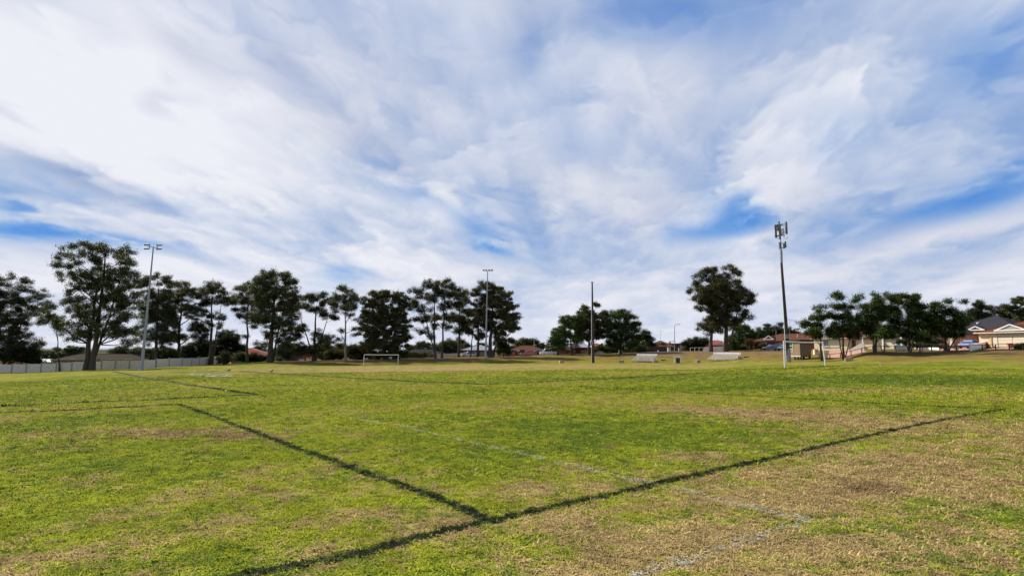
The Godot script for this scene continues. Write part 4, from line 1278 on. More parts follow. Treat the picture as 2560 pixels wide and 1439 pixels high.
# ---------------------------------------------------------------- fences, walls, paths
func make_fences() -> void:
	var posts := [[-82, 121], [-44, 121], [-6, 121], [31, 121], [67, 121], [104, 121], [142, 120.5], [180, 120], [216, 120], [254, 119.5], [289, 119.5], [324, 119.5], [357, 119.5], [390, 120.5], [422, 124], [454, 129], [478, 135], [497, 141], [515, 148], [531, 154], [547, 160]]
	var g := gnd(180, 120)
	var w := thing("panel_wall", "long grey panel wall with posts at the left edge of the field", "wall", g)
	for k in posts.size():
		var p := gnd(posts[k][0], posts[k][1]) - g
		box("post", p + Vector3(0, 0.85, 0), Vector3(0.22, 2.2, 0.22), M.fence_post, w)
		if k + 1 < posts.size():
			var q := gnd(posts[k + 1][0], posts[k + 1][1]) - g
			var m := (p + q) * 0.5
			var dir := Vector3(q.x - p.x, 0, q.z - p.z)
			var ln := dir.length()
			dir = dir.normalized()
			var bs := Basis(dir, Vector3.UP, dir.cross(Vector3.UP))
			box("panel", m + Vector3(0, 0.72, 0), Vector3(ln - 0.2, 2.1, 0.09), M.fence_grey, w, bs)
	simple_fence("paling_fence", "low grey paling fence beyond the small shrub", 670, 765, 160, 1.3, 10, M.concrete)
	simple_fence("cream_fence", "long cream fence under the open gum's trunks", 1092, 1162, 154, 1.0, 8, M.pale_cream)
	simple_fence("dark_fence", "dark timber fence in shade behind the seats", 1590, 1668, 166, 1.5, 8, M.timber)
	simple_fence("picket_fence", "white picket fence between the great gum's trunks", 1762, 1809, 158, 1.25, 16, M.white_steel)
	simple_fence("dark_fence", "dark garden fence behind the low street shrubs", 1816, 1885, 168, 1.4, 8, M.timber)
	# rail fence along the bank top
	var px := 2050.0
	var a0 := gnd(2052, 101)
	var f := thing("rail_fence", "low brown post and rail fence along the bank below the houses", "fence", a0)
	var last := Vector3.INF
	while px < 2640.0:
		var d := lerpf(101.0, 89.5, clampf((px - 2050.0) / 510.0, 0, 1.1))
		var p := gnd(px, d) - a0
		box("post", p + Vector3(0, 0.35, 0), Vector3(0.11, 1.1, 0.11), M.timber, f)
		if last != Vector3.INF:
			rod("rail", last + Vector3(0, 0.88, 0), p + Vector3(0, 0.88, 0), 0.045, M.timber, f)
		last = p
		px += 26.0 + (px - 2050.0) * 0.018
	# white rail before the garden shrubs
	var c := gnd(1740, 156)
	f = thing("white_rail", "thin white pipe rail before the bushy garden shrub", "fence", c)
	var e0 := gnd(1727, 156) - c
	var e1 := gnd(1760, 156) - c
	for k in 4:
		var p := e0.lerp(e1, k / 3.0)
		rod("post", p - Vector3(0, 0.1, 0), p + Vector3(0, 1.1, 0), 0.05, M.white_steel, f)
	rod("rail", e0 + Vector3(0, 1.1, 0), e1 + Vector3(0, 1.1, 0), 0.05, M.white_steel, f)
	# kerb of the street
	c = gnd(1500, 158)
	var k0 := thing("street_kerb", "pale concrete kerb along the street above the dry bank", "kerb", c)
	var prev := gnd(1290, 156)
	for i in range(1, 18):
		var p := gnd(1290 + i * 24.0, 156 - i * 0.25)
		var dir := (p - prev).normalized()
		var up := dir.cross(Vector3.FORWARD).cross(dir).normalized()
		box("kerb_stone", (prev + p) * 0.5 - c + Vector3(0, 0.03, 0), Vector3(prev.distance_to(p) - 0.02, 0.24, 0.4), M.kerb, k0, Basis(dir, Vector3.UP, dir.cross(Vector3.UP)).orthonormalized())
		prev = p
	# low walls and drives by the houses
	var wl := thing("garden_wall", "sloping white garden wall beside the blue car", "wall", gnd(2450, 93))
	slope_wall(wl, gnd(2432, 92.5), gnd(2470, 103), 0.95, 1.15, M.white_steel)
	box("end_post", gnd(2430, 92) - wl.position + Vector3(0, 0.5, 0), Vector3(0.28, 1.25, 0.28), M.white, wl)
	wl = thing("garden_wall", "yellow sloping side wall between the two garages", "wall", gnd(2478, 100))
	slope_wall(wl, gnd(2470, 104), gnd(2486, 99), 0.9, 1.9, M.tan)
	wl = thing("garden_wall", "pale grey sloping carport wall below the maroon roof", "wall", gnd(2140, 108))
	slope_wall(wl, gnd(2130, 110), gnd(2164, 108), 0.7, 1.75, M.kerb)
	wl = thing("garden_wall", "curved white garden edging below the clipped hedge", "wall", gnd(2330, 98))
	var pts := [gnd(2300, 102), gnd(2325, 101.5), gnd(2340, 100), gnd(2352, 97.5)]
	for i in 3:
		slope_wall(wl, pts[i], pts[i + 1], 0.4, 0.4, M.white)
	wl = thing("porch_wall", "curved white porch wall below the white-posted porch", "wall", gnd(2246, 100))
	slope_wall(wl, gnd(2240, 98), gnd(2244, 103), 1.0, 1.1, M.white_steel)
	slope_wall(wl, gnd(2244, 103), gnd(2272, 103), 0.9, 0.7, M.white_steel)
	drive("driveway", "red brick driveway before the arched-light garage", [[2398, 94], [2440, 94], [2462, 110], [2405, 110]])
	drive("driveway", "pink paved driveway before the white-gabled garage", [[2455, 91.5], [2530, 90.5], [2560, 98], [2492, 99]])
	drive("driveway", "pale brick driveway before the cream garages", [[2070, 102], [2170, 101], [2150, 120], [2076, 121]])
	drive("driveway", "narrow brick drive before the pink bay-windowed house", [[2352, 96], [2392, 95], [2384, 110], [2358, 110]])

func simple_fence(called: String, label: String, p0: float, p1: float, d: float, high: float, n: int, m: Material) -> void:
	var c := gnd((p0 + p1) * 0.5, d)
	var f := thing(called, label, "fence", c)
	for k in n:
		var a := gnd(lerpf(p0, p1, float(k) / n), d) - c
		var b := gnd(lerpf(p0, p1, (k + 1.0) / n), d) - c
		var mid := (a + b) * 0.5
		box("panel", mid + Vector3(0, high * 0.5 - 0.15, 0), Vector3(a.distance_to(b) - 0.05, high + 0.3 + rng.randf_range(-0.05, 0.05), 0.07), m, f)

func slope_wall(parent: Node3D, a: Vector3, b: Vector3, ha: float, hb: float, m: Material) -> void:
	var o := parent.position
	var dir := Vector3(b.x - a.x, 0, b.z - a.z).normalized()
	var s := dir.cross(Vector3.UP) * 0.1
	var p := [a - o + Vector3.DOWN * 0.3, b - o + Vector3.DOWN * 0.3, b - o + Vector3.UP * hb, a - o + Vector3.UP * ha]
	var st := tool()
	quad(st, p[0] + s, p[1] + s, p[2] + s, p[3] + s)
	quad(st, p[1] - s, p[0] - s, p[3] - s, p[2] - s)
	quad(st, p[3] + s, p[2] + s, p[2] - s, p[3] - s)
	quad(st, p[0] - s, p[0] + s, p[3] + s, p[3] - s)
	quad(st, p[1] + s, p[1] - s, p[2] - s, p[2] + s)
	obj("wall_length", st, m, parent)

func drive(called: String, label: String, c: Array) -> void:
	var p := []
	for q in c:
		p.append(gnd(q[0], q[1]))
	var st := tool()
	var n := 10
	for i in n:
		for j in n:
			var v := []
			for o in [[0, 0], [1, 0], [1, 1], [0, 1]]:
				var u: float = (i + o[0]) / float(n)
				var w: float = (j + o[1]) / float(n)
				var x: Vector3 = p[0].lerp(p[1], u).lerp(p[3].lerp(p[2], u), w)
				x.y = land(x.x, -x.z) + 0.05
				v.append(x)
			quad(st, v[0], v[1], v[2], v[3])
	tag(obj(called, st, M.drive), label, "", "", "structure")

# ---------------------------------------------------------------- vehicles
func car(label: String, px: float, d: float, turn: float, paint: Material, kind := "sedan", lift := 0.0) -> Node3D:
	var p := gnd(px, d)
	p.y += lift
	var t := thing("parked_car" if kind != "van" else "parked_van", label, "car" if kind != "van" else "van", p, deg_to_rad(turn), "vehicles parked in the street")
	var L := 4.5
	var W := 1.75
	var low := [[-2.25, 0.35], [-2.28, 0.6], [-2.1, 0.85], [-1.0, 0.95], [1.45, 0.95], [2.15, 0.85], [2.27, 0.6], [2.2, 0.32]]
	var cab := [[-1.05, 0.94], [-0.35, 1.42], [0.85, 1.45], [1.65, 0.95]]
	if kind == "hatch":
		cab = [[-1.1, 0.94], [-0.4, 1.48], [1.3, 1.5], [2.0, 0.95]]
		low[4] = [1.9, 0.98]; low[5] = [2.1, 0.95]
	elif kind == "van":
		low = [[-2.5, 0.35], [-2.55, 0.75], [-2.3, 1.05], [-1.6, 1.15], [2.4, 1.15], [2.5, 1.1], [2.5, 0.6], [2.45, 0.35]]
		cab = [[-1.7, 1.14], [-1.0, 1.95], [2.35, 2.0], [2.45, 1.14]]
		W = 1.9
	obj("body", extrude(low, W, W * 0.94), paint, t)
	obj("cabin", extrude(cab, W * 0.9, W * 0.72), paint, t)
	# glass
	var m: float = (cab[1][0] + cab[2][0]) * 0.5
	for s in [-1.0, 1.0]:
		for q in [[cab[0][0] + 0.28, cab[1][0] + 0.12, m - 0.06, m - 0.04], [m + 0.06, m + 0.04, cab[2][0] - 0.05, cab[3][0] - 0.35]]:
			var y0: float = cab[0][1] + 0.06
			var y1: float = cab[1][1] - 0.1
			var z0: float = s * (W * 0.45 + 0.012)
			var z1: float = s * (W * 0.375 + 0.012)
			var st := tool()
			var v := [Vector3(q[0], y0, z0), Vector3(q[3] if q[3] > q[2] - 0.5 else q[2], y0, z0), Vector3(q[2], y1, z1), Vector3(q[1], y1, z1)]
			if s > 0:
				quad(st, v[0], v[1], v[2], v[3])
			else:
				quad(st, v[1], v[0], v[3], v[2])
			obj("side_window", st, M.glass, t)
	for q in [[cab[0], cab[1], -1.0, "windscreen"], [cab[3], cab[2], 1.0, "rear_window"]]:
		var a := Vector3(q[0][0] + q[2] * 0.012, q[0][1] + 0.05, 0)
		var b := Vector3(q[1][0] + q[2] * 0.012, q[1][1] - 0.05, 0)
		var za := W * 0.41
		var zb := W * 0.34
		var st := tool()
		if q[2] < 0:
			quad(st, a + Vector3(0, 0, -za), a + Vector3(0, 0, za), b + Vector3(0, 0, zb), b + Vector3(0, 0, -zb))
		else:
			quad(st, a + Vector3(0, 0, za), a + Vector3(0, 0, -za), b + Vector3(0, 0, -zb), b + Vector3(0, 0, zb))
		obj(q[3], st, M.glass, t)
	for x in [-1.42, 1.38]:
		for s in [-1.0, 1.0]:
			var wh := rod("wheel", Vector3(x, 0.32, s * (W * 0.5 - 0.2)), Vector3(x, 0.32, s * (W * 0.5 + 0.01)), 0.32, M.tyre, t, -1, 14)
			rod("rim", Vector3(x, 0.32, s * (W * 0.5)), Vector3(x, 0.32, s * (W * 0.5 + 0.025)), 0.2, M.rim, wh, -1, 10)
	for s in [-1.0, 1.0]:
		box("headlight", Vector3(-2.22, 0.7, s * W * 0.36), Vector3(0.12, 0.14, 0.36), M.lamp_glass, t)
		box("tail_light", Vector3(2.22 if kind != "van" else 2.49, 0.78, s * W * 0.4), Vector3(0.08, 0.18, 0.25), M.red_plastic, t)
		box("mirror", Vector3(cab[0][0] + 0.35, 1.0, s * (W * 0.5 + 0.08)), Vector3(0.1, 0.12, 0.2), paint, t)
	box("bumper", Vector3(-2.25 if kind != "van" else -2.52, 0.42, 0), Vector3(0.12, 0.2, W * 0.92), M.dark, t)
	return t

func extrude(prof2: Array, w0: float, w1: float) -> SurfaceTool:        # a side profile drawn out sideways, narrower at the top
	var st := tool()
	var n := prof2.size()
	var lo := 1e9
	var hi := -1e9
	for p in prof2:
		lo = minf(lo, p[1])
		hi = maxf(hi, p[1])
	var a := []
	var b := []
	var mid := Vector2.ZERO
	for p in prof2:
		var w := lerpf(w0, w1, (p[1] - lo) / (hi - lo)) * 0.5
		a.append(Vector3(p[0], p[1], w))
		b.append(Vector3(p[0], p[1], -w))
		mid += Vector2(p[0], p[1]) / n
	for i in n:
		var j := (i + 1) % n
		quad(st, a[j], a[i], b[i], b[j])
		var wm := (w0 + w1) * 0.25
		tri(st, a[i], a[j], Vector3(mid.x, mid.y, wm))
		tri(st, b[j], b[i], Vector3(mid.x, mid.y, -wm))
	return st

func paint(r: float, g: float, b: float) -> StandardMaterial3D:
	var m := flat(r, g, b, 0.3)
	m.clearcoat_enabled = true
	m.clearcoat = 0.8
	m.clearcoat_roughness = 0.05
	return m

func make_cars() -> void:
	car("silver hatchback parked before the white garage door", 1173, 152, 12, paint(0.6, 0.62, 0.65), "hatch", -0.1)
	car("small red car half hidden by the cone-shaped shrub", 1272, 156, 60, paint(0.45, 0.02, 0.03), "hatch", -0.2)
	car("red car with pale roof parked before the brown tiled house", 1321, 155, 5, paint(0.42, 0.03, 0.035), "sedan", -0.1)
	car("white van parked beside the small low-branched tree", 1372, 157, 4, paint(0.72, 0.74, 0.78), "van", -0.2)
	car("dark blue wagon parked before the brick house with white gable", 1932, 142, 8, paint(0.1, 0.14, 0.32), "hatch")
	car("pale blue car parked behind the tall antenna mast", 1964, 139, 40, paint(0.4, 0.5, 0.66), "sedan")
	car("blue car parked on the red drive of the arched-light garage", 2428, 101, 30, paint(0.16, 0.24, 0.5), "hatch")

# ---------------------------------------------------------------- things on the field
func goal(label: String, a: Vector3, b: Vector3, ta: Vector3, tb: Vector3) -> Node3D:
	var t := thing("goal", label, "goal", a, 0.0, "white pipe goals")
	var r := 0.062
	for q in [[a, ta], [b, tb]]:
		var st := tool()
		var p0: Vector3 = q[0] - a
		var p1: Vector3 = q[1] - a
		tube(st, [p0 - Vector3(0, 0.2, 0), p0.lerp(p1, 0.5) + Vector3(rng.randf_range(-0.02, 0.02), 0, 0), p1], [r, r, r], 12)
		obj("post", st, M.white, t)
		var c := SphereMesh.new()
		c.radius = r * 1.02
		c.height = r * 2.04
		shape("corner_joint", c, M.white, t, p1)
	var st := tool()
	tube(st, [ta - a, (ta + tb) * 0.5 - a + Vector3(0, -0.03, 0), tb - a], [r, r, r], 12)
	obj("crossbar", st, M.white, t)
	return t

func flood(parent: Node3D, c: Vector3, w: float) -> void:
	var l := box("floodlight", c, Vector3(w, 0.2, 0.5), M.dark, parent, Basis(Vector3.RIGHT, 0.25))
	box("lens", c + Vector3(0, -0.11, 0.03), Vector3(w * 0.85, 0.03, 0.4), M.lamp_glass, l, Basis(Vector3.RIGHT, 0.25))

func block(called: String, label: String, px: float, d: float, w: float, h: float, dp: float, turn: float, m: Material) -> void:
	var p := gnd(px, d)
	var st := tool()
	# a rough quarried block: eight corners pushed about, faces split at their middles
	var c := []
	var r := RandomNumberGenerator.new()
	r.seed = int(px)
	for y in [0.0, 1.0]:
		for q in [[-1, 1], [1, 1], [1, -1], [-1, -1]]:
			c.append(Vector3(q[0] * w * 0.5 * r.randf_range(0.88, 1.0), -0.06 + y * (h + 0.06) * r.randf_range(0.92, 1.0), q[1] * dp * 0.5 * r.randf_range(0.88, 1.0)))
	for f in [[0, 1, 5, 4], [1, 2, 6, 5], [2, 3, 7, 6], [3, 0, 4, 7], [4, 5, 6, 7]]:
		var m3: Vector3 = (c[f[0]] + c[f[1]] + c[f[2]] + c[f[3]]) * 0.25
		m3 += (m3 - Vector3(0, h * 0.5, 0)).normalized() * r.randf_range(-0.01, 0.04)
		for k in 4:
			tri(st, c[f[k]], c[f[(k + 1) % 4]], m3)
	var o := obj(called, st, m)
	o.position = p
	o.rotation.y = deg_to_rad(turn)
	tag(o, label, "log" if called.contains("log") else "stone")

func bleacher(label: String, px: float, d: float, length: float) -> void:
	var t := thing("bleacher", label, "bleacher", gnd(px, d), facing(px, d, -28), "white spectator seats on the bank's foot")
	var rise := 0.215
	var run := 0.55
	for k in 5:
		var y := 0.38 + k * rise
		var z := -k * run
		box("seat_plank", Vector3(0, y, z), Vector3(length, 0.07, 0.27), M.alu, t)
		if k > 0:
			box("foot_plank", Vector3(0, y - 0.34, z + 0.2), Vector3(length, 0.04, 0.16), M.galv, t)
	for q in [0.24, 0.44]:
		box("back_board", Vector3(0, 0.38 + 4 * rise + q, -4 * run - 0.3), Vector3(length, 0.17, 0.05), M.white, t)
	for i in 4:
		var x := (i / 3.0 - 0.5) * length * 0.88
		var f := rod("frame", Vector3(x, 0.06, 0.25), Vector3(x, 0.06, -4 * run - 0.3), 0.04, M.galv, t)
		rod("stringer", Vector3(x, 0.3, 0.12), Vector3(x, 0.3 + 4 * rise, -4 * run - 0.1), 0.035, M.galv, f)
		for k in 5:
			rod("upright", Vector3(x, 0.05, -k * run), Vector3(x, 0.36 + k * rise, -k * run), 0.03, M.galv, f)
		rod("back_post", Vector3(x, 0.05, -4 * run - 0.26), Vector3(x, 0.86 + 4 * rise, -4 * run - 0.26), 0.035, M.white, f)
		if i < 3:
			var x2 := ((i + 1) / 3.0 - 0.5) * length * 0.88
			rod("brace", Vector3(x, 0.1, -4 * run), Vector3(x2, 0.3 + 3 * rise, -4 * run), 0.025, M.galv, f)

func make_field_things() -> void:
	var p := gnd(909, 122)
	var q := gnd(995, 122)
	var g := goal("far white goal standing at the foot of the green bank", p, q, at(910.5, 886.2, 122), at(996, 886.8, 122))
	p = gnd(1962, 52.5)
	q = gnd(2064, 57.5)
	goal("near white goal with a bent right post beside the tall antenna mast", p, q, at(1960, 853.5, 52.5), at(2058, 856, 57.5))
	# left floodlight mast
	var base := gnd(355, 92)
	var t := thing("floodlight_mast", "tall pale floodlight mast with two twin lamp brackets before the grey wall", "light mast", base)
	var top := at(382.5, 617, 92) - base
	var st := tool()
	tube(st, [Vector3(0, -0.2, 0), Vector3(0, 0.1, 0), top * 0.5, top], [0.26, 0.25, 0.17, 0.09], 12)
	obj("pole", st, M.galv, t)
	box("base_plate", Vector3(0, 0.05, 0), Vector3(0.9, 0.1, 0.9), M.galv, t)
	var s := 92.0 / FOCAL
	var arm := rod("crossarm", top + Vector3(-10.5 * s, 0.1, 0), top + Vector3(10.5 * s, -0.15, 0), 0.07, M.galv, t)
	for sg in [-1.0, 1.0]:
		var c: Vector3 = top + Vector3(sg * 10.0 * s, -0.02 * sg, 0)
		var b := rod("bracket", c + Vector3(0, 0.34, 0), c - Vector3(0, 0.38, 0), 0.05, M.galv, t)
		for y in [0.32, -0.34]:
			flood(t, c + Vector3(sg * 0.36, y, 0.1), 0.68)
		rod("stub", c, c + Vector3(sg * 0.35, 0.02, 0), 0.04, M.galv, b)
	# middle light pole
	base = gnd(1214, 137)
	t = thing("light_pole", "slender pale light pole with four flat lamps before the wide gum", "light mast", base)
	top = at(1219, 678, 137) - base
	st = tool()
	tube(st, [Vector3(0, -0.2, 0), top * 0.4, top], [0.24, 0.17, 0.1], 10)
	obj("pole", st, M.galv, t)
	box("footing", Vector3(0.0, 0.1, 0.1), Vector3(0.9, 0.35, 0.9), M.concrete, t)
	s = 137.0 / FOCAL
	rod("crossarm", top + Vector3(-11.5 * s, 0.0, 0), top + Vector3(12.5 * s, 0.12, 0), 0.06, M.galv, t)
	for x in [-10.0, -3.3, 4.3, 11.3]:
		flood(t, top + Vector3(x * s, 0.32, 0.1), 5.0 * s)
		rod("lamp_stem", top + Vector3(x * s, 0.02, 0), top + Vector3(x * s, 0.3, 0.05), 0.035, M.galv, t)
	# dark pole
	base = gnd(1483, 121)
	t = thing("dark_pole", "dark timber pole with a thin pale pipe and a blue-grey box", "pole", base)
	top = at(1480.8, 706, 121) - base
	st = tool()
	tube(st, [Vector3(0, -0.3, 0), top * 0.5, top], [0.3, 0.22, 0.13], 12)
	obj("pole", st, M.timber, t)
	st = tool()
	tube(st, [Vector3(-0.33, 0, 0.12), Vector3(-0.25, top.y * 0.5, 0.1) + Vector3(top.x * 0.5, 0, 0), top + Vector3(-0.16, 0, 0.05)], [0.05, 0.05, 0.04], 6)
	obj("conduit", st, M.white_steel, t)
	s = 121.0 / FOCAL
	var bp := at(1480, 857.5, 121) - base
	box("meter_box", bp + Vector3(-0.12, 0, 0.3), Vector3(0.5, 0.8, 0.3), M.galv, t)
	rod("crossbar", top + Vector3(-4.5 * s, 0.1, 0), top + Vector3(4.5 * s, 0.1, 0), 0.05, M.timber, t)
	rod("cap_pin", top, top + Vector3(0, 0.3, 0), 0.05, M.galv, t)
	make_antenna_mast()
	make_cabin()
	bleacher("white five-row seats near the dark pole with a stone at each side", 1604, 121, 4.9)
	bleacher("white five-row seats below the great lone gum tree", 1803, 115, 5.9)
	# stones and slabs
	block("sandstone_block", "rounded grey stone lying alone left of the dark pole", 1404, 121, 1.0, 0.55, 0.8, 10, M.stone)
	block("sandstone_block", "squared pale stone between the dark pole and the white seats", 1554, 120, 1.05, 0.62, 0.8, -20, M.stone)
	block("sandstone_block", "dusty pink stone at the end of the seats beside the flat log", 1637, 119.5, 1.2, 0.55, 0.9, 15, M.stone)
	block("sandstone_block", "two-toned squared stone between the bin and the seats", 1743, 117, 1.1, 0.62, 0.9, 35, M.stone)
	block("sandstone_block", "pinkish stone at the end of the seats below the great gum", 1850, 113.5, 1.0, 0.55, 0.9, -10, M.stone)
	block("sandstone_block", "broad pink sandstone block alone on the grass right of the goal", 2123, 88, 1.15, 0.55, 0.8, -25, M.stone)
	block("fallen_log", "flat dark log lying beyond the seats near the bin", 1658, 124, 1.1, 0.2, 0.4, 8, M.timber)
	block("fallen_log", "flat dark log lying beyond the seats below the great gum", 1867, 118, 1.2, 0.2, 0.4, 8, M.timber)
	# bin in its stand
	base = gnd(1695, 117.5)
	t = thing("litter_bin", "dark green bin inside a pale open stand on the bank's foot", "bin", base, deg_to_rad(-12))
	st = tool()
	var prof2 := [[-0.36, 0.1], [-0.42, 1.1], [0.42, 1.1], [0.36, 0.1]]
	obj("bin_body", extrude(prof2, 0.72, 0.82), M.green_bin, t)
	for x in [-0.62, 0.62]:
		for z in [-0.5, 0.5]:
			box("post", Vector3(x, 0.62, z), Vector3(0.16, 1.5, 0.12), M.white_steel, t)
	box("cover", Vector3(0, 1.42, 0), Vector3(1.55, 0.12, 1.2), M.white_steel, t)
	box("base_slab", Vector3(0, 0.04, 0), Vector3(1.7, 0.1, 1.4), M.concrete, t)
	# street lamp and poles
	base = gnd(1687, 152)
	t = thing("street_lamp", "street lamp with a short curved arm above the dry bank", "street lamp", base)
	top = at(1687, 815, 152) - base
	st = tool()
	tube(st, [Vector3(0, -0.2, 0), top, top + Vector3(0.1, 0.3, 0), top + Vector3(0.45, 0.5, 0), top + Vector3(0.95, 0.52, 0)], [0.11, 0.07, 0.06, 0.05, 0.05], 8)
	obj("pole", st, M.galv, t)
	box("lamp_head", top + Vector3(1.15, 0.5, 0), Vector3(0.5, 0.12, 0.25), M.galv, t)
	base = gnd(1335, 158)
	t = thing("street_lamp", "thin street lamp with an angled arm beside the brown tiled roof", "street lamp", base)
	top = at(1335, 848, 158) - base
	st = tool()
	tube(st, [Vector3(0, -0.2, 0), top, top + Vector3(0.5, 0.35, 0)], [0.1, 0.07, 0.05], 8)
	obj("pole", st, M.galv, t)
	box("lamp_head", top + Vector3(0.7, 0.4, 0), Vector3(0.5, 0.12, 0.25), M.galv, t)
	base = gnd(1929, 170)
	t = thing("street_lamp", "thin street lamp in front of the far wood behind the brown roof", "street lamp", base)
	top = at(1941, 826, 170) - base
	st = tool()
	tube(st, [Vector3(1.4, -0.2, 0), top, top + Vector3(-0.6, 0.8, 0), top + Vector3(-1.4, 1.0, 0)], [0.1, 0.07, 0.05, 0.04], 8)
	obj("pole", st, M.galv, t)
	box("lamp_head", top + Vector3(-1.6, 1.0, 0), Vector3(0.5, 0.12, 0.25), M.galv, t)
	for a in [[1652, 182, 827, "television aerial above the dark brown roof behind the seats"], [1975, 156, 798, "tall television aerial above the brick house behind the mast"], [2419, 116, 745, "thin twin aerial rising behind the slate roof"]]:
		base = gnd(a[0], a[1])
		t = thing("aerial", a[3], "aerial", base, 0.0, "roof aerials")
		top = at(a[0], a[2], a[1]) - base
		rod("mast", Vector3(0, 0, 0), top, 0.05, M.galv, t, 0.03, 6)
		rod("boom", top + Vector3(-0.9, -0.1, 0), top + Vector3(0.9, -0.1, 0), 0.03, M.galv, t, -1, 6)
		for k in 5:
			var x := -0.8 + k * 0.4
			rod("element", top + Vector3(x, -0.1, -0.4), top + Vector3(x, -0.1, 0.4), 0.015, M.galv, t, -1, 5)
	# palms
	for a in [[1652, 184, 851, "small palm with arching fronds behind the dark brown roof"], [1715, 172, 846, "spiky palm beside the pale blue metal roof"]]:
		palm(a[3], a[0], a[1], a[2])
	# posts and pillars along the street
	for a in [[1548.0, 2.0, "white post left of the domed tree's trunk"], [1555.5, 2.0, "white post right of the domed tree's trunk"]]:
		base = gnd(a[0], 153)
		t = thing("white_post", a[2], "post", base, 0.0, "white posts by the domed tree")
		rod("shaft", Vector3(0, -0.1, 0), Vector3(0, 0.95, 0), 0.1, M.white_steel, t)
		rod("cap", Vector3(0, 0.95, 0), Vector3(0, 1.0, 0), 0.12, M.white, t)
	base = gnd(1646, 153)
	t = thing("marker_post", "short white marker post on the bank top behind the seats", "post", base)
	box("shaft", Vector3(0, 0.2, 0), Vector3(0.3, 0.5, 0.2), M.white, t)
	box("cap", Vector3(0, 0.47, 0), Vector3(0.36, 0.06, 0.26), M.kerb, t)
	base = gnd(1673.5, 153)
	t = thing("mailbox_pillar", "pale brick mailbox pillar beside the street lamp", "mailbox", base)
	box("pillar", Vector3(0, 0.5, 0), Vector3(0.7, 1.2, 0.55), M.kerb, t)
	box("cap", Vector3(0, 1.13, 0), Vector3(0.8, 0.1, 0.65), M.pale_cream, t)
	box("slot", Vector3(0, 0.85, 0.28), Vector3(0.4, 0.12, 0.03), M.dark, t)
	base = gnd(1702, 154)
	t = thing("utility_box", "pale green utility box right of the street lamp", "utility box", base)
	box("cabinet", Vector3(0, 0.45, 0), Vector3(0.95, 1.0, 0.6), flatted(0.2, 0.26, 0.22), t)
	box("lid", Vector3(0, 0.98, 0), Vector3(1.02, 0.08, 0.68), flatted(0.24, 0.3, 0.26), t)
	base = gnd(2041, 112)
	t = thing("mailbox_pillar", "yellow brick mailbox pillar seen between the goal posts", "mailbox", base)
	box("pillar", Vector3(0, 0.4, 0), Vector3(0.75, 1.1, 0.6), M.cream, t)
	box("cap", Vector3(0, 0.98, 0), Vector3(0.85, 0.08, 0.7), M.tan, t)
	box("slot", Vector3(0.05, 0.6, 0.31), Vector3(0.3, 0.16, 0.03), M.dark, t)
	base = gnd(2529, 96)
	t = thing("plant_pot", "tall terracotta pot between the two cream garage doors", "pot", base)
	st = tool()
	tube(st, [Vector3(0, -0.05, 0), Vector3(0, 0.75, 0), Vector3(0, 0.77, 0), Vector3(0, 0.9, 0)], [0.24, 0.38, 0.44, 0.44], 14)
	obj("pot_body", st, M.terracotta, t)
	base = gnd(975, 140)
	t = thing("small_sign", "small white sign in the dark undergrowth behind the far goal", "sign", base)
	rod("post", Vector3(0, -0.1, 0), Vector3(0, 0.5, 0), 0.04, M.galv, t)
	box("board", at(976, 893.7, 140) - base, Vector3(0.72, 0.48, 0.03), M.white, t)
	base = gnd(913, 139)
	t = thing("white_rail", "short white barrier rail behind the far goal's left post", "rail", base)
	box("bar", at(914, 896, 139) - base, Vector3(1.2, 0.16, 0.06), M.white_steel, t)
	for x in [-0.45, 0.45]:
		rod("post", Vector3(x, -0.1, -0.06), Vector3(x, 0.75, -0.06), 0.04, M.galv, t)
	make_playground()
	bird("black bird standing beside the spilled chalk on the far turf", 572, 928.5, 40)
	bird("black bird pecking at the dark line on the far turf", 678, 932, -25)
	for a in [[565, 977, "white paper scrap on the dark line near the sharp corner"], [1379, 1019, "white paper scrap on the bright middle turf"], [2200, 913, "white paper scrap at the end of the goal line"], [2534, 906, "white paper scrap on the far right field edge"], [1813, 930, "white paper scrap left of the near goal"]]:
		var o := thing("paper_scrap", a[2], "litter", hit(a[0], a[1]), rng.randf() * TAU, "paper scraps on the turf")
		var k := clampf(-o.position.z / 60.0, 0.3, 1.0)
		st = tool()
		quad(st, Vector3(-0.12, 0.03, 0.08) * k, Vector3(0.0, 0.09, 0.1) * k, Vector3(0.02, 0.08, -0.1) * k, Vector3(-0.1, 0.02, -0.08) * k)
		quad(st, Vector3(0.0, 0.09, 0.1) * k, Vector3(0.14, 0.04, 0.07) * k, Vector3(0.12, 0.03, -0.09) * k, Vector3(0.02, 0.08, -0.1) * k)
		obj("sheet", st, M.white, o)

func flatted(r: float, g: float, b: float) -> StandardMaterial3D:
	return rough(r, g, b, M.fine, 0.8, 0.6)

func palm(label: String, px: float, d: float, top_py: float) -> void:
	var base := gnd(px, d)
	var t := thing("palm_tree", label, "palm", base)
	var top := at(px, top_py + 4, d) - base
	var st := tool()
	tube(st, [Vector3.ZERO, top * 0.5 + Vector3(0.1, 0, 0), top], [0.18, 0.14, 0.12], 8)
	obj("trunk", st, M.bark, t)
	var frond := flat(0.05, 0.08, 0.03, 0.6)
	for k in 11:
		var an := TAU * k / 11.0
		var dir := Vector3(cos(an), 0, sin(an))
		var f := tool()
		var prev := top
		for i in 5:
			var q := (i + 1) / 5.0
			var p := top + dir * 1.5 * q + Vector3.UP * (0.9 * q - 1.3 * q * q)
			var s := dir.cross(Vector3.UP) * (0.22 * sin(PI * (0.15 + 0.8 * q)))
			quad(f, prev - s, p - s, p + Vector3(0, 0.04, 0), prev + Vector3(0, 0.04, 0))
			quad(f, prev + Vector3(0, 0.04, 0), p + Vector3(0, 0.04, 0), p + s, prev + s)
			prev = p
		obj("frond", f, frond, t)

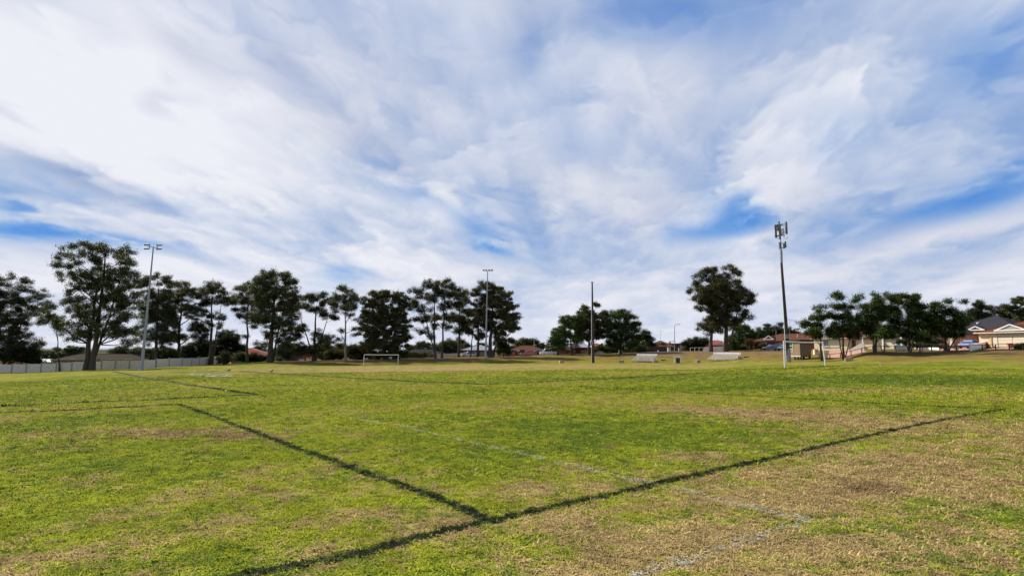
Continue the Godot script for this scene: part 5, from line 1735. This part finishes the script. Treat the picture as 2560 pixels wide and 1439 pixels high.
func make_antenna_mast() -> void:
	var base := gnd(1972, 101)
	var t := thing("antenna_mast", "tall dark mast crowned with grey antenna panels beside the near goal", "mast", base)
	var s := 101.0 / FOCAL
	var a := at(1954.2, 655, 101) - base
	var b := at(1953.5, 625, 101) - base
	var c := at(1950.5, 560, 101) - base
	var st := tool()
	tube(st, [Vector3(0, -0.3, 0), a * 0.4, a], [0.4, 0.3, 0.2], 12)
	obj("pole", st, M.timber, t)
	st = tool()
	tube(st, [a - Vector3(0, 0.2, 0), b], [0.235, 0.22], 12)
	obj("sleeve", st, M.galv, t)
	st = tool()
	tube(st, [b, c], [0.1, 0.08], 8)
	obj("top_pipe", st, M.galv, t)
	st = tool()
	tube(st, [Vector3(-0.44, 0, 0.1), a * 0.4 + Vector3(-0.34, 0, 0.1), a * 0.75 + Vector3(-0.28, 0, 0.08)], [0.06, 0.06, 0.05], 6)
	obj("conduit", st, M.white_steel, t)
	var bp := at(1965, 841, 101) - base
	box("meter_box", bp + Vector3(0, 0, 0.4), Vector3(0.75, 0.75, 0.3), M.galv, t)
	st = tool()
	tube(st, [Vector3(0, 0.05, 0), Vector3(0, 2.4, 0)], [0.43, 0.39], 12)
	obj("base_guard", st, M.galv, t)
	# panels: [px, top py, bottom py, width px, depth offset, material]
	for q in [[1944.5, 555, 600, 3.0, 0.7, M.panel], [1941.5, 561, 594, 4.6, -0.2, M.panel], [1937, 564, 575, 3.8, 0.3, M.panel], [1953.0, 558, 575, 10.0, -0.8, M.panel], [1963.3, 556, 586, 5.4, 0.5, M.panel], [1958, 571, 588, 3.6, 0.2, M.white_steel], [1951.5, 573, 586, 3.6, 0.4, M.lamp_glass], [1947.8, 565, 590, 3.4, 0.5, M.panel]]:
		var p0 := at(q[0], q[1], 101) - base
		var p1 := at(q[0], q[2], 101) - base
		var m := (p0 + p1) * 0.5 + Vector3(0, 0, q[4])
		var w: float = q[3] * s
		var pn := box("antenna_panel", m, Vector3(w, p0.y - p1.y, 0.16), q[5], t, Basis(Vector3.UP, (q[0] - 1950.0) * 0.025))
		for y in [0.35, -0.35]:
			var y2: float = m.y + y * (p0.y - p1.y)
			rod("bracket", Vector3(m.x, y2, m.z), Vector3(c.x, y2, 0), 0.04, M.dark, pn, -1, 6)
	for y in [563.0, 588.5]:
		var l := at(1937, y, 101) - base
		var r := at(1964, y, 101) - base
		rod("headframe", l, r, 0.06, M.dark, t, -1, 6)
		var m := at(1950.7, y, 101) - base
		rod("headframe", m + Vector3(0, 0, 0.9), m + Vector3(0, 0, -0.9), 0.06, M.dark, t, -1, 6)
	for q in [[1946.5, 593, 0.35], [1963.8, 593, 0.35], [1956, 618, 0.3], [1962, 615, 0.32]]:
		var m := at(q[0], q[1], 101) - base
		st = tool()
		var pts := []
		var rr := []
		for k in 9:
			var an := -PI * 0.15 + PI * 1.3 * k / 8.0
			pts.append(m + Vector3(cos(an) * q[2], -sin(an) * q[2] * 0.9, 0.2))
			rr.append(0.03)
		tube(st, pts, rr, 6)
		obj("cable_loop", st, M.dark, t)
	for q in [[1948.5, 606, 620, 4.2, 0.3], [1952.5, 607, 623, 3.6, -0.2], [1962.5, 604, 619, 3.4, 0.2], [1958, 610, 622, 3.4, 0.4]]:
		var p0 := at(q[0], q[1], 101) - base
		var p1 := at(q[0], q[2], 101) - base
		box("radio_unit", (p0 + p1) * 0.5 + Vector3(0, 0, q[4]), Vector3(q[3] * s, p0.y - p1.y, 0.3), M.panel, t)
	for y in [608.0, 619.0]:
		var l := at(1948, y, 101) - base
		var r := at(1963, y, 101) - base
		rod("headframe", l, r, 0.05, M.dark, t, -1, 6)

func make_cabin() -> void:
	var corner := gnd(2003, 103)
	var t := thing("cabin", "brown raised cabin with a slatted green window behind the near goal", "cabin", corner, facing(2003, 103, -43))
	# the near corner is the origin: the window wall runs to -x, the plain wall to -z
	var W := 3.1
	var D := 2.5
	var f := at(2003, 889.5, 103).y - corner.y
	var h := at(2003, 853, 103).y - corner.y
	var tan_wall := rough(0.3, 0.22, 0.14, M.coarse, 0.8)
	box("window_wall", Vector3(-W * 0.5, (f + h) * 0.5, -0.06), Vector3(W, h - f, 0.12), tan_wall, t)
	box("side_wall", Vector3(-0.06, (f + h) * 0.5, -D * 0.5 - 0.06), Vector3(0.12, h - f, D - 0.12), tan_wall, t)
	box("back_wall", Vector3(-W * 0.5 - 0.06, (f + h) * 0.5, -D - 0.06), Vector3(W - 0.12, h - f, 0.12), tan_wall, t)
	box("far_wall", Vector3(-W + 0.06, (f + h) * 0.5, -D * 0.5 - 0.06), Vector3(0.12, h - f, D - 0.12), tan_wall, t)
	box("corner_post", Vector3(0.02, (f + h) * 0.5, 0.02), Vector3(0.14, h - f, 0.14), M.dark, t)
	box("floor_beam", Vector3(-W * 0.5, f - 0.06, 0.03), Vector3(W + 0.1, 0.14, 0.1), M.white_steel, t)
	box("floor", Vector3(-W * 0.5, f - 0.08, -D * 0.5 - 0.06), Vector3(W - 0.1, 0.14, D), M.timber, t)
	var rf := box("roof", Vector3(-W * 0.5, h + 0.14, -D * 0.5), Vector3(W + 0.7, 0.22, D + 0.7), M.roof_dark, t, Basis(Vector3.FORWARD, -0.03))
	box("fascia", Vector3(-W * 0.5, h + 0.2, 0.32), Vector3(W + 0.72, 0.2, 0.05), M.timber, rf)
	var wn := box("window", Vector3(-W * 0.66, f + (h - f) * 0.6, 0.03), Vector3(0.95, 1.75, 0.06), M.pale_cream, t)
	for k in 3:
		box("pane" if k > 0 else "lower_panel", Vector3(-W * 0.66, f + (h - f) * 0.6 - 0.56 + k * 0.56, 0.065), Vector3(0.7, 0.44, 0.03), flat(0.03, 0.09, 0.075, 0.2) if k > 0 else tan_wall, wn)
	for x in [-0.25, -W * 0.5, -W + 0.25]:
		for z in [-0.25, -D + 0.15]:
			box("stump", Vector3(x, (f - 0.5) * 0.5, z), Vector3(0.25, f + 0.2, 0.25), M.timber, t)

func make_playground() -> void:
	var base := gnd(768, 150)
	var t := thing("playground", "red and blue climbing frame with a slide under the spreading gum", "play set", base)
	var s := 150.0 / FOCAL
	for x in [-0.9, 0.9]:
		for z in [-0.8, 0.8]:
			rod("post", Vector3(x, -0.1, z), Vector3(x, 2.3, z), 0.06, M.red_plastic, t)
	box("deck", Vector3(0, 0.95, 0), Vector3(1.9, 0.1, 1.7), M.timber, t)
	for z in [-0.82, 0.82]:
		box("side_panel", Vector3(0, 1.35, z), Vector3(1.7, 0.6, 0.05), M.red_plastic, t)
	var st := tool()
	for q in [[-1, 0], [0, 1]]:
		pass
	quad(st, Vector3(-1.1, 2.2, 1.0), Vector3(0, 2.75, 1.0), Vector3(0, 2.75, -1.0), Vector3(-1.1, 2.2, -1.0))
	quad(st, Vector3(0, 2.75, 1.0), Vector3(1.1, 2.2, 1.0), Vector3(1.1, 2.2, -1.0), Vector3(0, 2.75, -1.0))
	obj("canopy", st, M.red_plastic, t)
	st = tool()
	var pts := [Vector3(0.95, 1.05, 0.3), Vector3(1.4, 0.75, 0.55), Vector3(1.9, 0.35, 0.85), Vector3(2.3, 0.22, 1.05)]
	for i in 3:
		var w := Vector3(-0.25, 0, 0.42)
		quad(st, pts[i] - w, pts[i] + w, pts[i + 1] + w, pts[i + 1] - w)
		quad(st, pts[i] + w, pts[i] + w + Vector3(0, 0.18, 0), pts[i + 1] + w + Vector3(0, 0.18, 0), pts[i + 1] + w)
		quad(st, pts[i] - w + Vector3(0, 0.18, 0), pts[i] - w, pts[i + 1] - w, pts[i + 1] - w + Vector3(0, 0.18, 0))
	obj("slide", st, M.roof_pale, t)
	for k in 4:
		rod("ladder_rung", Vector3(-1.1 - 0.08 * (3 - k), 0.15 + k * 0.24, -0.35), Vector3(-1.1 - 0.08 * (3 - k), 0.15 + k * 0.24, 0.35), 0.03, M.blue_plastic, t)
	base = gnd(754, 149)
	t = thing("low_bench", "low white bench left of the climbing frame", "bench", base)
	box("seat", Vector3(0, 0.42, 0), Vector3(1.5, 0.1, 0.45), M.white, t)
	box("front_panel", Vector3(0, 0.2, 0.2), Vector3(1.4, 0.34, 0.06), M.white_steel, t)
	for x in [-0.6, 0.6]:
		box("leg", Vector3(x, 0.16, 0), Vector3(0.1, 0.42, 0.36), M.concrete, t)

func bird(label: String, px: float, py: float, turn: float) -> void:
	var p := hit(px, py)
	var t := thing("bird", label, "bird", p, deg_to_rad(turn), "birds on the turf")
	var st := tool()
	# bill to tail: one tapering body with breast, neck and head
	var pts := [Vector3(0.235, 0.25, 0), Vector3(0.19, 0.262, 0), Vector3(0.165, 0.27, 0), Vector3(0.13, 0.268, 0), Vector3(0.1, 0.235, 0), Vector3(0.06, 0.19, 0), Vector3(0.0, 0.165, 0), Vector3(-0.08, 0.15, 0), Vector3(-0.15, 0.13, 0), Vector3(-0.24, 0.1, 0), Vector3(-0.3, 0.085, 0)]
	var rad := [0.003, 0.014, 0.034, 0.04, 0.042, 0.065, 0.078, 0.07, 0.042, 0.022, 0.012]
	for i in pts.size():
		pts[i] *= 1.35
		rad[i] *= 1.35
	tube(st, pts, rad, 10)
	obj("body", st, M.dark, t)
	for s in [-1.0, 1.0]:
		var w := tool()
		tube(w, [Vector3(0.05, 0.25, s * 0.09), Vector3(-0.08, 0.22, s * 0.1), Vector3(-0.26, 0.16, s * 0.04)], [0.025, 0.045, 0.008], 6)
		obj("wing", w, M.dark, t)
		var l := tool()
		tube(l, [Vector3(0.0, 0.16, s * 0.04), Vector3(-0.015, 0.07, s * 0.045), Vector3(0.0, 0.0, s * 0.045), Vector3(0.05, -0.005, s * 0.05)], [0.012, 0.008, 0.008, 0.006], 6)
		obj("leg", l, M.dark, t)

# ---------------------------------------------------------------- the scene
const SUN := Vector3(-0.63, 0.62, -0.47)      # towards the sun: to the left, a little ahead

func _ready() -> void:
	rng.seed = 7
	lens = Basis(Vector3.RIGHT, atan(161.0 / FOCAL)) * Basis(Vector3.BACK, 0.008)
	var cam := Camera3D.new()
	cam.name = "camera"
	cam.transform = Transform3D(lens, EYE)
	cam.fov = rad_to_deg(2.0 * atan(MID.y / FOCAL))
	cam.near = 0.1
	cam.far = 4000.0
	add_child(cam)
	cam.current = true
	var env := Environment.new()
	env.background_mode = Environment.BG_SKY
	env.sky = Sky.new()
	env.sky.sky_material = make_sky()
	env.background_energy_multiplier = 0.595
	env.tonemap_mode = Environment.TONE_MAPPER_LINEAR
	env.tonemap_exposure = 1.75
	env.sdfgi_enabled = true
	env.ssao_enabled = true
	env.ssil_enabled = true
	var we := WorldEnvironment.new()
	we.name = "environment"
	we.environment = env
	add_child(we)
	var sun := DirectionalLight3D.new()
	sun.name = "sun"
	sun.light_color = Color(1.0, 0.95, 0.87)
	sun.light_energy = 1.6
	sun.light_angular_distance = 1.2
	sun.shadow_enabled = true
	add_child(sun)
	sun.look_at_from_position(SUN * 100.0, Vector3.ZERO)
	print("sky ", Time.get_ticks_msec())
	make_materials()
	make_profiles()
	field_setup()
	make_land()
	print("land ", Time.get_ticks_msec())
	make_lines()
	make_grass()
	print("grass ", Time.get_ticks_msec())
	make_trees()
	print("trees ", Time.get_ticks_msec())
	make_houses()
	make_fences()
	make_cars()
	make_field_things()
	print("end ", Time.get_ticks_msec())
